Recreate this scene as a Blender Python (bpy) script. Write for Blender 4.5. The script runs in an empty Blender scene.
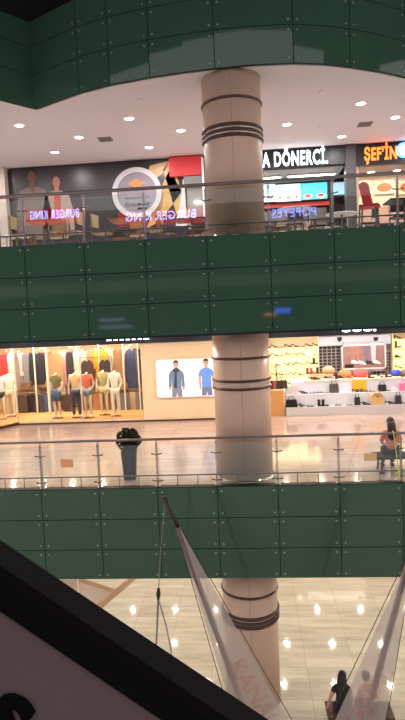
import bpy, bmesh, math, random
from mathutils import Vector, Matrix
random.seed(7)
C = bpy.context.scene.collection
SC = bpy.context.scene
PI = math.pi

# ------------------------------------------------------------------ camera, world, exposure
F_PX, PITCH, ROLL, YAW, EYE = 568.6, 0.0865, 0.0437, 0.0800, 3.805
fwd = Vector((-math.sin(YAW)*math.cos(PITCH), math.cos(YAW)*math.cos(PITCH), -math.sin(PITCH)))
r0 = Vector((math.cos(YAW), math.sin(YAW), 0)); u0 = r0.cross(fwd)
RIGHT = r0*math.cos(ROLL) - u0*math.sin(ROLL); UP = u0*math.cos(ROLL) + r0*math.sin(ROLL)
cam_d = bpy.data.cameras.new('camera'); cam = bpy.data.objects.new('camera', cam_d); C.objects.link(cam)
cam_d.sensor_fit = 'VERTICAL'; cam_d.sensor_height = 24.0; cam_d.lens = F_PX/720*24.0
cam_d.clip_start = 0.05; cam_d.clip_end = 200
cam.matrix_world = Matrix(((RIGHT.x, UP.x, -fwd.x, 0), (RIGHT.y, UP.y, -fwd.y, 0), (RIGHT.z, UP.z, -fwd.z, EYE), (0, 0, 0, 1)))
SC.camera = cam
SC.view_settings.view_transform = 'Standard'; SC.view_settings.look = 'None'
SC.view_settings.gamma = 1; SC.view_settings.exposure = 0.3
W = bpy.data.worlds.new('world'); SC.world = W; W.use_nodes = True
W.node_tree.nodes['Background'].inputs[0].default_value = (1.0, 0.96, 0.94, 1)
W.node_tree.nodes['Background'].inputs[1].default_value = 0.82
L2_DOWN, L1_DOWN, L0_DOWN, SHOP_W = 28, 24, 8.8, 26          # lamp powers in watts

def at(x, y, Y):
    """world (X, Z) on the vertical plane Y of a point surveyed in the photograph"""
    d = fwd*F_PX + RIGHT*(x-202.5) - UP*(y-360)
    t = Y/d.y
    return d.x*t, EYE + d.z*t
def fx(x, y, Y): return at(x, y, Y)[0]

# ------------------------------------------------------------------ materials
MATS = {}
def lin(c): return tuple(((v/255)/12.92 if v/255 <= .04045 else ((v/255+.055)/1.055)**2.4) for v in c)
def mat(name, rgb, rough=.5, metal=0, emit=0, spec=.5, noise=0, nscale=8, coat=0, stretch=None):
    if name in MATS: return MATS[name]
    m = bpy.data.materials.new(name); m.use_nodes = True; nt = m.node_tree; b = nt.nodes['Principled BSDF']
    col = (*lin(rgb), 1)
    b.inputs['Base Color'].default_value = col; b.inputs['Roughness'].default_value = rough
    b.inputs['Metallic'].default_value = metal; b.inputs['Specular IOR Level'].default_value = spec
    b.inputs['Coat Weight'].default_value = coat
    if coat: b.inputs['Coat Roughness'].default_value = .04
    if emit:
        b.inputs['Emission Color'].default_value = col; b.inputs['Emission Strength'].default_value = emit
    if noise:
        tc = nt.nodes.new('ShaderNodeTexCoord'); mp = nt.nodes.new('ShaderNodeMapping'); n = nt.nodes.new('ShaderNodeTexNoise')
        n.inputs['Scale'].default_value = nscale; n.inputs['Detail'].default_value = 4
        if stretch: mp.inputs['Scale'].default_value = stretch
        mx = nt.nodes.new('ShaderNodeMix'); mx.data_type = 'RGBA'
        mx.inputs[6].default_value = tuple(v*(1-noise) for v in col[:3])+(1,)
        mx.inputs[7].default_value = tuple(min(1, v*(1+noise)) for v in col[:3])+(1,)
        nt.links.new(tc.outputs['Object'], mp.inputs[0]); nt.links.new(mp.outputs[0], n.inputs['Vector'])
        nt.links.new(n.outputs['Fac'], mx.inputs[0]); nt.links.new(mx.outputs[2], b.inputs['Base Color'])
    MATS[name] = m; return m
def tile_mat(name, c1, c2, mortar, w, h, rough, vein=.12, spec=.5):
    m = bpy.data.materials.new(name); m.use_nodes = True; nt = m.node_tree; b = nt.nodes['Principled BSDF']
    tc = nt.nodes.new('ShaderNodeTexCoord'); br = nt.nodes.new('ShaderNodeTexBrick')
    br.offset = 0; br.inputs['Scale'].default_value = 1; br.inputs['Brick Width'].default_value = w; br.inputs['Row Height'].default_value = h
    br.inputs['Mortar Size'].default_value = .006; br.inputs['Mortar Smooth'].default_value = .3
    br.inputs['Color1'].default_value = (*lin(c1), 1); br.inputs['Color2'].default_value = (*lin(c2), 1); br.inputs['Mortar'].default_value = (*lin(mortar), 1)
    mp = nt.nodes.new('ShaderNodeMapping'); mp.inputs['Scale'].default_value = (.6, 3.5, 1)
    n = nt.nodes.new('ShaderNodeTexNoise'); n.inputs['Scale'].default_value = 1.6; n.inputs['Detail'].default_value = 6
    rmp = nt.nodes.new('ShaderNodeMapRange'); rmp.inputs[1].default_value = .3; rmp.inputs[2].default_value = .7; rmp.inputs[3].default_value = 1-vein; rmp.inputs[4].default_value = 1+vein*.4
    hsv = nt.nodes.new('ShaderNodeHueSaturation')
    L = nt.links.new
    L(tc.outputs['Object'], br.inputs['Vector']); L(tc.outputs['Object'], mp.inputs[0]); L(mp.outputs[0], n.inputs['Vector'])
    L(n.outputs['Fac'], rmp.inputs[0]); L(rmp.outputs[0], hsv.inputs['Value']); L(br.outputs['Color'], hsv.inputs['Color']); L(hsv.outputs[0], b.inputs['Base Color'])
    b.inputs['Roughness'].default_value = rough; b.inputs['Specular IOR Level'].default_value = spec
    MATS[name] = m; return m
def glass_mat(name, tint=(.93, .97, .95), ior=1.5, rough=0.0):
    m = bpy.data.materials.new(name); m.use_nodes = True; nt = m.node_tree; nt.nodes.remove(nt.nodes['Principled BSDF'])
    o = nt.nodes['Material Output']; t = nt.nodes.new('ShaderNodeBsdfTransparent'); t.inputs[0].default_value = (*tint, 1)
    g = nt.nodes.new('ShaderNodeBsdfGlossy'); g.inputs['Roughness'].default_value = rough; fr = nt.nodes.new('ShaderNodeFresnel'); fr.inputs[0].default_value = ior
    mx = nt.nodes.new('ShaderNodeMixShader'); L = nt.links.new
    L(fr.outputs[0], mx.inputs[0]); L(t.outputs[0], mx.inputs[1]); L(g.outputs[0], mx.inputs[2]); L(mx.outputs[0], o.inputs[0])
    MATS[name] = m; return m
def sheer_mat(name, rgb, opacity):
    m = bpy.data.materials.new(name); m.use_nodes = True; nt = m.node_tree; nt.nodes.remove(nt.nodes['Principled BSDF'])
    o = nt.nodes['Material Output']; t = nt.nodes.new('ShaderNodeBsdfTransparent'); d = nt.nodes.new('ShaderNodeBsdfDiffuse'); tl = nt.nodes.new('ShaderNodeBsdfTranslucent')
    c = (*lin(rgb), 1); d.inputs[0].default_value = c; tl.inputs[0].default_value = c
    m1 = nt.nodes.new('ShaderNodeMixShader'); m2 = nt.nodes.new('ShaderNodeMixShader'); m1.inputs[0].default_value = .5; m2.inputs[0].default_value = opacity
    L = nt.links.new
    L(d.outputs[0], m1.inputs[1]); L(tl.outputs[0], m1.inputs[2]); L(t.outputs[0], m2.inputs[1]); L(m1.outputs[0], m2.inputs[2]); L(m2.outputs[0], o.inputs[0])
    MATS[name] = m; return m

GREEN = mat('green_glass', (54, 83, 66), .05, spec=.55, noise=.12, nscale=.6)
SEAM = mat('seam_dark', (14, 20, 18), .6)
STEEL = mat('steel', (150, 146, 142), .28, metal=1)
DSTEEL = mat('dark_steel', (122, 114, 110), .38, metal=.55)
CHROME = mat('chrome', (215, 212, 205), .12, metal=1)
GLASS = glass_mat('railing_glass'); SGLASS = glass_mat('shop_glass', (.97, .98, .97), 1.25)
FLOOR1 = tile_mat('marble_mid', (200, 176, 164), (188, 164, 152), (146, 126, 114), 1.2, .6, .10, .16, .6)
FLOOR0 = tile_mat('marble_low', (212, 203, 184), (200, 190, 170), (170, 156, 136), 1.2, .6, .075, .2, .45)
FLOOR2 = tile_mat('marble_up', (214, 200, 192), (206, 192, 184), (160, 146, 136), .6, .6, .2)
CEIL = mat('ceiling_white', (224, 214, 216), .8)
COLUMN = mat('column_beige', (204, 170, 148), .38, spec=.35, noise=.04, nscale=1.5)
RING = mat('ring_brown', (74, 40, 28), .35)
BLACK = mat('black', (14, 13, 14), .45); NAVY = mat('header_navy', (26, 32, 44), .35)
DARK = mat('dark_grey', (48, 46, 48), .5); GREY = mat('grey', (130, 128, 128), .5)
WHITE = mat('white', (235, 232, 230), .5); CREAM = mat('cream', (246, 222, 186), .5, noise=.05, nscale=2)
WOOD = mat('light_wood', (214, 160, 96), .4, noise=.2, nscale=3, stretch=(1, 12, 12))
WOODD = mat('dark_wood', (86, 50, 32), .4, noise=.25, nscale=4, stretch=(1, 10, 10))
SKIN = mat('skin', (205, 150, 120), .55); SKIN2 = mat('skin_tan', (172, 118, 90), .55)
HAIRB = mat('hair_black', (20, 16, 15), .45); HAIRN = mat('hair_brown', (58, 34, 24), .45, noise=.3, nscale=30)
LEAF = mat('leaf', (34, 42, 24), .9, spec=.1, noise=.4, nscale=20); POT = mat('pot', (46, 34, 29), .8, spec=.15)
MANNEQ = mat('mannequin_ivory', (222, 200, 174), .45)
LENS = mat('lamp_lens', (255, 240, 220), .5, emit=14); LENSW = mat('lamp_lens_warm', (255, 225, 180), .5, emit=9)
RIMW = mat('lamp_rim', (225, 220, 215), .4)
SIGNW = mat('sign_white', (235, 248, 255), .4, emit=2.6); SIGNO = mat('sign_orange', (255, 110, 40), .4, emit=2.6)

# ------------------------------------------------------------------ mesh helpers
class MB:
    def __init__(s): s.v = []; s.f = []; s.m = []
    def add(s, vs, fs, mi=0, M=None):
        o = len(s.v)
        s.v += [tuple(M @ Vector(v)) if M else tuple(v) for v in vs]
        s.f += [tuple(i+o for i in f) for f in fs]; s.m += [mi]*len(fs); return s
    def box(s, a, b, mi=0, M=None):
        x0, y0, z0 = a; x1, y1, z1 = b
        vs = [(x0,y0,z0),(x1,y0,z0),(x1,y1,z0),(x0,y1,z0),(x0,y0,z1),(x1,y0,z1),(x1,y1,z1),(x0,y1,z1)]
        return s.add(vs, [(3,2,1,0),(4,5,6,7),(0,1,5,4),(1,2,6,5),(2,3,7,6),(3,0,4,7)], mi, M)
    def cbox(s, c, d, mi=0, M=None):
        return s.box([c[i]-d[i]/2 for i in range(3)], [c[i]+d[i]/2 for i in range(3)], mi, M)
    def rings(s, rs, mi=0, cap=True, closed=False):
        n = len(rs[0]); vs = [v for r in rs for v in r]; fs = []
        for k in range(len(rs)-1 + (1 if closed else 0)):
            k2 = (k+1) % len(rs)
            for i in range(n):
                j = (i+1) % n; fs.append((k*n+i, k*n+j, k2*n+j, k2*n+i))
        if cap and not closed:
            fs.append(tuple(range(n))[::-1]); fs.append(tuple(range((len(rs)-1)*n, len(rs)*n)))
        return s.add(vs, fs, mi)
    def lathe(s, prof, n=24, c=(0,0,0), mi=0):
        return s.rings([[(c[0]+r*math.cos(2*PI*i/n), c[1]+r*math.sin(2*PI*i/n), c[2]+z) for i in range(n)] for r, z in prof], mi)
    def tube(s, pts, r, n=8, mi=0, flat=None):
        pts = [Vector(p) for p in pts]; rs = []
        rr = r if isinstance(r, (list, tuple)) else [r]*len(pts)
        ref = None
        for k, p in enumerate(pts):
            t = (pts[min(k+1, len(pts)-1)]-pts[max(k-1, 0)]).normalized()
            if ref is None: ref = t.orthogonal().normalized() if abs(t.z) < .99 else Vector((1, 0, 0))
            a = (ref - t*ref.dot(t)).normalized(); b = t.cross(a); ref = a
            rs.append([tuple(p + a*(rr[k]*math.cos(2*PI*i/n)) + b*(rr[k]*math.sin(2*PI*i/n))) for i in range(n)])
        return s.rings(rs, mi)
    def torus(s, R, r, z=0, n=40, k=8, mi=0, c=(0, 0)):
        return s.rings([[(c[0]+(R+r*math.cos(2*PI*j/k))*math.cos(2*PI*i/n), c[1]+(R+r*math.cos(2*PI*j/k))*math.sin(2*PI*i/n), z+r*math.sin(2*PI*j/k)) for j in range(k)] for i in range(n)], mi, closed=True)
    def loft(s, secs, n=14, mi=0, axis='z'):
        """secs: (pos along axis, cx, cy, rx, ry)"""
        rs = []
        for p, cx, cy, rx, ry in secs:
            ring = []
            for i in range(n):
                a = 2*PI*i/n; u, w = cx+rx*math.cos(a), cy+ry*math.sin(a)
                ring.append((u, w, p) if axis == 'z' else (p, u, w) if axis == 'x' else (w, p, u))
            rs.append(ring)
        return s.rings(rs, mi)
    def prism(s, poly, y0, y1, mi=0):
        """outline in XZ pulled through Y"""
        n = len(poly); vs = [(x, y0, z) for x, z in poly]+[(x, y1, z) for x, z in poly]
        fs = [tuple(range(n)), tuple(range(2*n-1, n-1, -1))]+[(i, n+i, n+(i+1) % n, (i+1) % n) for i in range(n)]
        return s.add(vs, fs, mi)
    def ball(s, c, r, n=12, mi=0, sq=(1, 1, 1)):
        rs = []
        for k in range(n//2+1):
            a = -PI/2+PI*k/(n//2); rad = max(.02, math.cos(a))
            rs.append([(c[0]+r*sq[0]*rad*math.cos(2*PI*i/n), c[1]+r*sq[1]*rad*math.sin(2*PI*i/n), c[2]+r*sq[2]*math.sin(a)) for i in range(n)])
        return s.rings(rs, mi)
    def mesh(s, name, mats, smooth=False):
        me = bpy.data.meshes.new(name); me.from_pydata(s.v, [], s.f)
        for m in (mats if isinstance(mats, (list, tuple)) else [mats]): me.materials.append(m)
        me.polygons.foreach_set('material_index', s.m)
        bm = bmesh.new(); bm.from_mesh(me); bmesh.ops.recalc_face_normals(bm, faces=bm.faces)
        if smooth:
            for f in bm.faces: f.smooth = len(f.verts) == 4
        bm.to_mesh(me); bm.free()
        if smooth:
            me.polygons.foreach_set('use_smooth', [len(p.vertices) == 4 for p in me.polygons])
        return me
def link(name, me, parent=None, loc=(0, 0, 0), rz=0):
    o = bpy.data.objects.new(name, me); C.objects.link(o); o.location = loc; o.rotation_euler.z = rz
    if parent: o.parent = parent
    return o
def part(name, mb, mats, parent, loc=(0, 0, 0), smooth=False, label=None):
    o = link(name, mb.mesh(name, mats, smooth), parent, loc)
    if label: o['label'] = label
    return o
def tag(o, label, cat, group=None, kind=None):
    o['label'] = label; o['category'] = cat
    if group: o['group'] = group
    if kind: o['kind'] = kind
    return o
def thing(name, label, cat, loc=(0, 0, 0), rz=0, group=None, kind=None):
    return tag(link(name, None, None, loc, rz), label, cat, group, kind)
def solo(name, mb, mats, label, cat, loc=(0, 0, 0), rz=0, group=None, smooth=False, kind=None):
    return tag(link(name, mb.mesh(name, mats, smooth), None, loc, rz), label, cat, group, kind)
def struct(name, mb, mats, loc=(0, 0, 0), smooth=False, label=None):
    o = link(name, mb.mesh(name, mats, smooth), None, loc); o['kind'] = 'structure'
    if label: o['label'] = label
    return o
def copy_tree(o, parent=None):
    c = o.copy(); C.objects.link(c)
    if parent: c.parent = parent
    for ch in list(o.children): copy_tree(ch, c)
    return c
def text_mesh(body, size, extrude=.02, bold=0.0, shear=0, width=None, spacing=1):
    cu = bpy.data.curves.new('lettering', 'FONT'); cu.body = body; cu.size = size; cu.extrude = extrude; cu.offset = bold; cu.shear = shear
    cu.align_x = 'CENTER'; cu.align_y = 'CENTER'; cu.resolution_u = 3; cu.space_character = spacing
    o = bpy.data.objects.new('lettering', cu); C.objects.link(o)
    bpy.context.view_layer.update()
    me = bpy.data.meshes.new_from_object(o.evaluated_get(bpy.context.evaluated_depsgraph_get()))
    bpy.data.objects.remove(o); bpy.data.curves.remove(cu)
    if width and len(me.vertices):
        xs = [v.co.x for v in me.vertices]; w = max(xs)-min(xs); mid = (max(xs)+min(xs))/2
        for v in me.vertices: v.co.x = (v.co.x-mid)*width/w
    return me
def letters(body, size, m, parent, loc, rot=(PI/2, 0, 0), **k):
    me = text_mesh(body, size, **k); me.name = 'lettering'; me.materials.clear(); me.materials.append(m)
    for p in me.polygons: p.material_index = 0
    o = link('lettering', me, parent, loc); o.rotation_euler = rot; return o
def disk_light(loc, watts, r=.08, col=(1, .93, .84), rot=(0, 0, 0), sy=None, spread=PI):
    d = bpy.data.lights.new('lamp_light', 'AREA'); d.shape = 'DISK' if sy is None else 'RECTANGLE'; d.size = r*2
    if sy: d.size_y = sy
    d.energy = watts; d.color = col; d.spread = spread
    o = bpy.data.objects.new('lamp_light', d); C.objects.link(o); o.location = loc; o.rotation_euler = rot; return o
ORD = ['first', 'second', 'third', 'fourth', 'fifth', 'sixth', 'seventh', 'eighth', 'ninth', 'tenth', 'eleventh', 'twelfth', 'thirteenth', 'fourteenth', 'fifteenth', 'sixteenth', 'seventeenth', 'eighteenth', 'nineteenth', 'twentieth']

# ------------------------------------------------------------------ floors, ceilings, galleries
YF, XL, XR = 11.81, -13.0, 11.0
Z0, Z1, Z2, Z3 = -5.3, 0.0, 5.3, 8.7
BOT1, BOT2 = -1.97, 3.31
struct('floor_lower', MB().box((XL, -6, Z0-.2), (XR, 23.6, Z0)), FLOOR0)
struct('floor_middle', MB().box((XL, YF+.03, Z1-.25), (XR, 23.4, Z1)), FLOOR1)
struct('floor_upper', MB().box((XL, YF+.03, Z2-.25), (XR, 21.4, Z2)), FLOOR2)
struct('ceiling_lower', MB().box((XL, YF+.03, BOT1), (XR, 23.6, BOT1+.1)), CEIL)
struct('ceiling_middle', MB().box((XL, YF+.03, BOT2), (XR, 19.75, BOT2+.1)), CEIL)

BOLTMB = MB().lathe([(.001, 0), (.022, 0), (.022, .012), (.012, .02), (.001, .02)], 10)
def fascia(name, z0, z1, seams_x, seams_z, label):
    mb = MB().box((XL, YF+.012, z0), (XR, YF+.2, z1), 1)
    for i in range(len(seams_x)-1):
        for k in range(len(seams_z)-1):
            mb.box((seams_x[i]+.008, YF-.012, seams_z[k]+.008), (seams_x[i+1]-.008, YF+.012, seams_z[k+1]-.008), 0)
    w = struct(name, mb, [GREEN, SEAM], label=label)
    bm = BOLTMB.mesh('bolt', STEEL)
    for x in seams_x:
        if not -5.6 < x < 3.4: continue
        for k in range(len(seams_z)-1):
            for dx in (-.09, .09):
                for z in (seams_z[k]+.1, seams_z[k+1]-.1):
                    b = link('bolt', bm, w, (x+dx, YF-.012, z)); b.rotation_euler.x = PI/2
    return w
SX = [-.75+1.285*i for i in range(-10, 10)]
fascia('wall_lower', BOT1, .06, SX, [BOT1, -1.30, -.62, .06], 'green glass panel fascia of the lower gallery')
fascia('wall_middle', BOT2, Z2+.03, SX, [BOT2, 4.0, 4.66, Z2+.03], 'green glass panel fascia of the food court gallery')
struct('trim_1', MB().box((XL, YF-.02, BOT2-.03), (XR, YF+.25, BOT2)), NAVY)

# upper curved gallery front
base = [(-9.5, 7.5), (-6.5, 11.25), (-5.29, 12.77), (-4.75, 13.46), (-4.03, 13.02), (-3.46, 12.70), (-2.71, 12.40), (-1.81, 12.18), (-1.1, 12.06), (-.45, 11.99), (.3, 11.96), (1.13, 12.02), (1.75, 12.18), (2.32, 12.42), (3.0, 12.78), (3.64, 13.19), (4.8, 14.1), (6.2, 15.4), (8, 17.2)]
def curved(z0, z1, off0, off1, mb, mi, pts):
    rs = []
    for i, (x, y) in enumerate(pts):
        a = Vector(pts[max(i-1, 0)]); b = Vector(pts[min(i+1, len(pts)-1)]); t = (b-a).normalized(); n = Vector((t.y, -t.x))
        if n.y > 0: n = -n
        p0 = Vector((x, y))+n*off0; p1 = Vector((x, y))+n*off1
        rs.append([(p0.x, p0.y, z0), (p1.x, p1.y, z0), (p1.x, p1.y, z1), (p0.x, p0.y, z1)])
    mb.rings(rs, mi)
mb = MB(); curved(8.68, 10.62, -.06, -.012, mb, 1, base)
zs = [8.68, 9.42, 10.05, 10.62]
segs = [(0, 1), (1, 3), (3, 5), (5, 6), (6, 7), (7, 9), (9, 11), (11, 13), (13, 15), (15, 17), (17, 18)]
for a, b in segs:
    sub = [Vector(p) for p in base[a:b+1]]
    t0 = (sub[1]-sub[0]).normalized()*.008; t1 = (sub[-1]-sub[-2]).normalized()*.008
    sub[0] = sub[0]+t0; sub[-1] = sub[-1]-t1
    for k in range(3): curved(zs[k]+.007, zs[k+1]-.007, -.012, .012, mb, 0, [tuple(v) for v in sub])
w3 = struct('wall_upper', mb, [GREEN, SEAM], label='curved green glass fascia of the topmost gallery')
bm = BOLTMB.mesh('bolt', STEEL)
for a, b in segs[3:-1]:
    p = Vector(base[a]); q = Vector(base[a+1]); pr = Vector(base[a-1])
    for z in [zs[0]+.1, zs[1]-.1, zs[1]+.1, zs[2]-.1, zs[2]+.1]:
        for s_, other in ((-1, pr), (1, q)):
            t = (other-p).normalized(); n = Vector((t.y, -t.x)); n = -n if n.y > 0 else n
            c = p+t*.09+n*.014
            o = link('bolt', bm, w3, (c.x, c.y, z)); o.rotation_euler = (PI/2, 0, math.atan2(n.x, -n.y))
# ceiling of the food court follows the curved front
ce = [(x, y+.15) for x, y in base]
poly = ce+[(XR, 17.3), (XR, 21.4), (XL, 21.4), (XL, 7.5)]
n = len(poly); m_ = MB().add([(x, y, Z3) for x, y in poly]+[(x, y, Z3+.12) for x, y in poly], [tuple(range(n)), tuple(range(n, 2*n))[::-1]]+[(i, (i+1) % n, n+(i+1) % n, n+i) for i in range(n)])
struct('ceiling_upper', m_, CEIL)
struct('ceiling_top', MB().box((XL, 6.5, 11.9), (XR, 22, 12.1)).box((XL, 21.4, 8.7), (XR, 21.6, 12)), mat('shadow_grey', (30, 26, 26), .9))  # dark roof; its unseen front edge is extended forward to shade the curved fascia

# ------------------------------------------------------------------ round column on each storey
CX, CY, CR = -.154, 12.69, .63
def column(z0, z1, rings, label, collar=False, chrome=()):
    t = thing('column', label, 'column', (CX, CY, z0), 0, None, 'thing')
    part('shaft', MB().lathe([(CR, 0), (CR, z1-z0-.004)], 64), COLUMN, t, smooth=True)
    for z, r in rings: part('ring', MB().torus(CR+.005, r, z-z0, 64, 8), RING, t, smooth=True)
    for z in chrome: part('chrome_strip', MB().torus(CR, .016, z-z0, 64, 8), CHROME, t, smooth=True)
    if collar: part('collar', MB().lathe([(CR, 0), (CR+.05, 0), (CR+.05, .06), (CR+.02, .1), (CR, .1)], 64), CHROME, t, smooth=True)
    part('cover_joint', MB().box((-.004, -CR-.004, .1), (.004, -CR+.05, z1-z0-.01)), mat('joint', (150, 130, 115), .3), t)
    return t
def zc(y): return at(238, y, CY-CR-.02)[1]
column(Z2, Z3, [(zc(95), .03), (zc(122.5), .035), (zc(128), .03), (zc(133.5), .035)], 'round beige column on the food court level with dark brown rings', True, (zc(125.4), zc(130.8)))
column(Z1, BOT2, [(zc(359), .028), (zc(382), .03), (zc(390), .03)], 'round beige column on the shop level, behind the glass railing', True, (zc(386),))
column(Z0, BOT1, [(at(248, 599, CY-CR)[1], .03), (at(248, 620, CY-CR)[1], .04), (at(248, 624.5, CY-CR)[1], .035), (at(248, 628.5, CY-CR)[1], .04)], 'round beige column on the lowest floor behind the grey banner')

# ------------------------------------------------------------------ glass railings
def railing(z, label, hr=.028):
    t = thing('glass_railing', label, 'railing', (0, YF+.08, z), 0, None, 'thing')
    part('handrail', MB().tube([(XL+.5, 0, 1.04), (XR-.5, 0, 1.04)], hr, 10), DSTEEL, t, smooth=True)
    part('lower_rail', MB().tube([(XL+.5, .06, .23), (XR-.5, .06, .23)], .016, 8), DSTEEL, t, smooth=True)
    pm = MB().box((-.02, -.005, .0), (-.006, .055, .96)).box((.006, -.005, 0), (.02, .055, .96)).box((-.06, -.02, 0), (.06, .08, .012)).box((-.006, .015, .9), (.006, .035, 1.02)).mesh('post', STEEL)
    cm = MB().tube([(-.11, -.02, .015), (-.05, -.01, 0), (0, -.02, -.004), (.05, -.01, 0), (.11, -.02, .015)], [.018, .012, .016, .012, .018], 6).mesh('clamp', DSTEEL, True)
    sm = MB().tube([(0, .06, 0), (0, .06, .23)], .009, 6).mesh('baluster', DSTEEL)
    xs = [x for x in SX if XL+.5 < x < XR-.5]
    for i, x in enumerate(xs):
        p = link('post', pm, t, (x, 0, 0))
        link('clamp', cm, p, (0, 0, .72)); link('clamp', cm, p, (0, 0, .13))
        for k in (.33, .67):
            if i+1 < len(xs): link('baluster', sm, t, (x+1.285*k, 0, 0))
        if i+1 < len(xs):
            part('glass_panel', MB().box((x+.03, -.03, .05), (x+1.285-.03, -.018, .93)), GLASS, t)
    return t
railing(Z1+.06, 'glass and steel railing of the shop level above green panels')
railing(Z2+.03, 'glass and steel railing of the food court above green panels', .036)
# stickers on the lower railing glass
for x0, x1, y0, y1, lab, c in ((61, 73, 459, 467.5, 'orange sticker on the railing glass left of the topiary pot', (238, 172, 112)), (364, 376.5, 453, 461, 'tan sticker on the railing glass beside the bench', (228, 186, 120))):
    a = at(x0, y1, YF+.05); b = at(x1, y0, YF+.05)
    solo('sticker', MB().box((a[0], YF+.042, a[1]), (b[0], YF+.049, b[1])), mat('sticker'+lab[:3], c, .5), lab, 'sticker', group='stickers on the railing glass')

# ------------------------------------------------------------------ recessed ceiling lamps
def downlight(x, y, z, label, watts, group, col=(1, .97, .97), lens=None, vis=True):
    t = thing('downlight', label, 'ceiling light', (x, y, z), 0, group)
    part('rim', MB().torus(.125, .014, -.008, 24, 6), RIMW, t, smooth=True)
    part('lens', MB().lathe([(.115, -.001), (.112, -.012), (.08, -.022), (.001, -.026)], 20), lens or LENS, t)
    disk_light((x, y, z-.04), watts, .075, col)
fr = [(-8.4, 14.5), (-5.57, 14.52), (-2.75, 14.59), (.2, 14.6), (2.99, 14.7), (5.9, 16.6)]
mid = [(-7.1, 15.8), (-4.4, 15.8), (-1.58, 15.81), (1.28, 15.92), (4.13, 15.96)]
bk = [(-8.3, 17.0), (-5.5, 17.04), (-2.69, 17.18), (.15, 17.2), (2.97, 17.38), (5.7, 17.4)]
for row, nm in ((fr, 'front'), (mid, 'middle'), (bk, 'back')):
    for i, (x, y) in enumerate(row):
        downlight(x, y, Z3, f'round recessed ceiling lamp, {ORD[i]} from the left in the {nm} row over the food court', L2_DOWN, 'food court ceiling lamps')
for i, y in enumerate((13.2, 15.4, 17.6)):
    for k, x in enumerate([-8.6, -6.2, -3.8, -1.4, 1.4, 3.8, 6.2]):
        if y == 13.2 and abs(x) < 1: continue
        downlight(x, y, BOT2, f'recessed lamp, {ORD[k]} from the left in {ORD[i]} row above the shop level floor', L1_DOWN, 'shop level ceiling lamps', (1, .88, .74), LENSW)
for i, y in enumerate((13.4, 15.6, 17.9, 20.2, 22.6)):
    for k, x in enumerate([-7.2, -5.2, -3.4, -1.7, .8, 2.45, 4.2, 6.0]):
        downlight(x+.25*(i % 2), y, BOT1, f'recessed lamp, {ORD[k]} from the left in {ORD[i]} row above the lowest floor', L0_DOWN, 'lowest level ceiling lamps', (1, .93, .83))
for x, y, lab in ((-3.75, 16.14, 'grey square air vent in the ceiling left of the column'), (3.43, 16.39, 'grey square air vent in the ceiling over the orange sign')):
    t = thing('air_vent', lab, 'vent', (x, y, Z3), 0, 'food court ceiling vents')
    part('frame', MB().box((-.3, -.3, -.02), (.3, -.26, 0)).box((-.3, .26, -.02), (.3, .3, 0)).box((-.3, -.3, -.02), (-.26, .3, 0)).box((.26, -.3, -.02), (.3, .3, 0)), GREY, t)
    mb = MB()
    for k in range(7): mb.box((-.26, -.24+k*.075, -.018), (.26, -.205+k*.075, -.004))
    part('louvre', mb, GREY, t)
    t.scale = (.62, .62, 1)
for x, y, lab in ((-2.25, 13.4, 'small smoke detector on the ceiling left of the column'), (1.9, 13.7, 'small smoke detector on the ceiling near the curved front'), (2.2, 16.3, 'small smoke detector on the ceiling above the white lettered sign')):
    solo('smoke_detector', MB().lathe([(.06, 0), (.06, -.02), (.035, -.05), (.001, -.05)], 16), WHITE, lab, 'smoke detector', (x, y, Z3), group='smoke detectors')

# ------------------------------------------------------------------ food court back wall and shops (upper storey)
YB = 18.5
def X2(x): return fx(x, 190, YB)
def Z2y(x, y): return at(x, y, YB)[1]
struct('wall_back', MB().box((XL, YB+.04, Z2), (X2(204), YB+.2, Z3)), mat('wall_brown', (66, 56, 52), .6))
struct('wall_kitchen', MB().box((X2(240), 20.9, Z2), (XR, 21.1, Z3)), mat('wall_brown', (66, 56, 52), .6))
struct('wall_pier', MB().box((X2(204), YB, Z2), (X2(240), 20.9, Z3)), mat('wall_brown', (66, 56, 52), .6))
struct('trim_2', MB().box((X2(1), YB-.3, Z2), (X2(9), YB+.02, Z3)), mat('pillar_cream', (196, 178, 165), .5))
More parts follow.
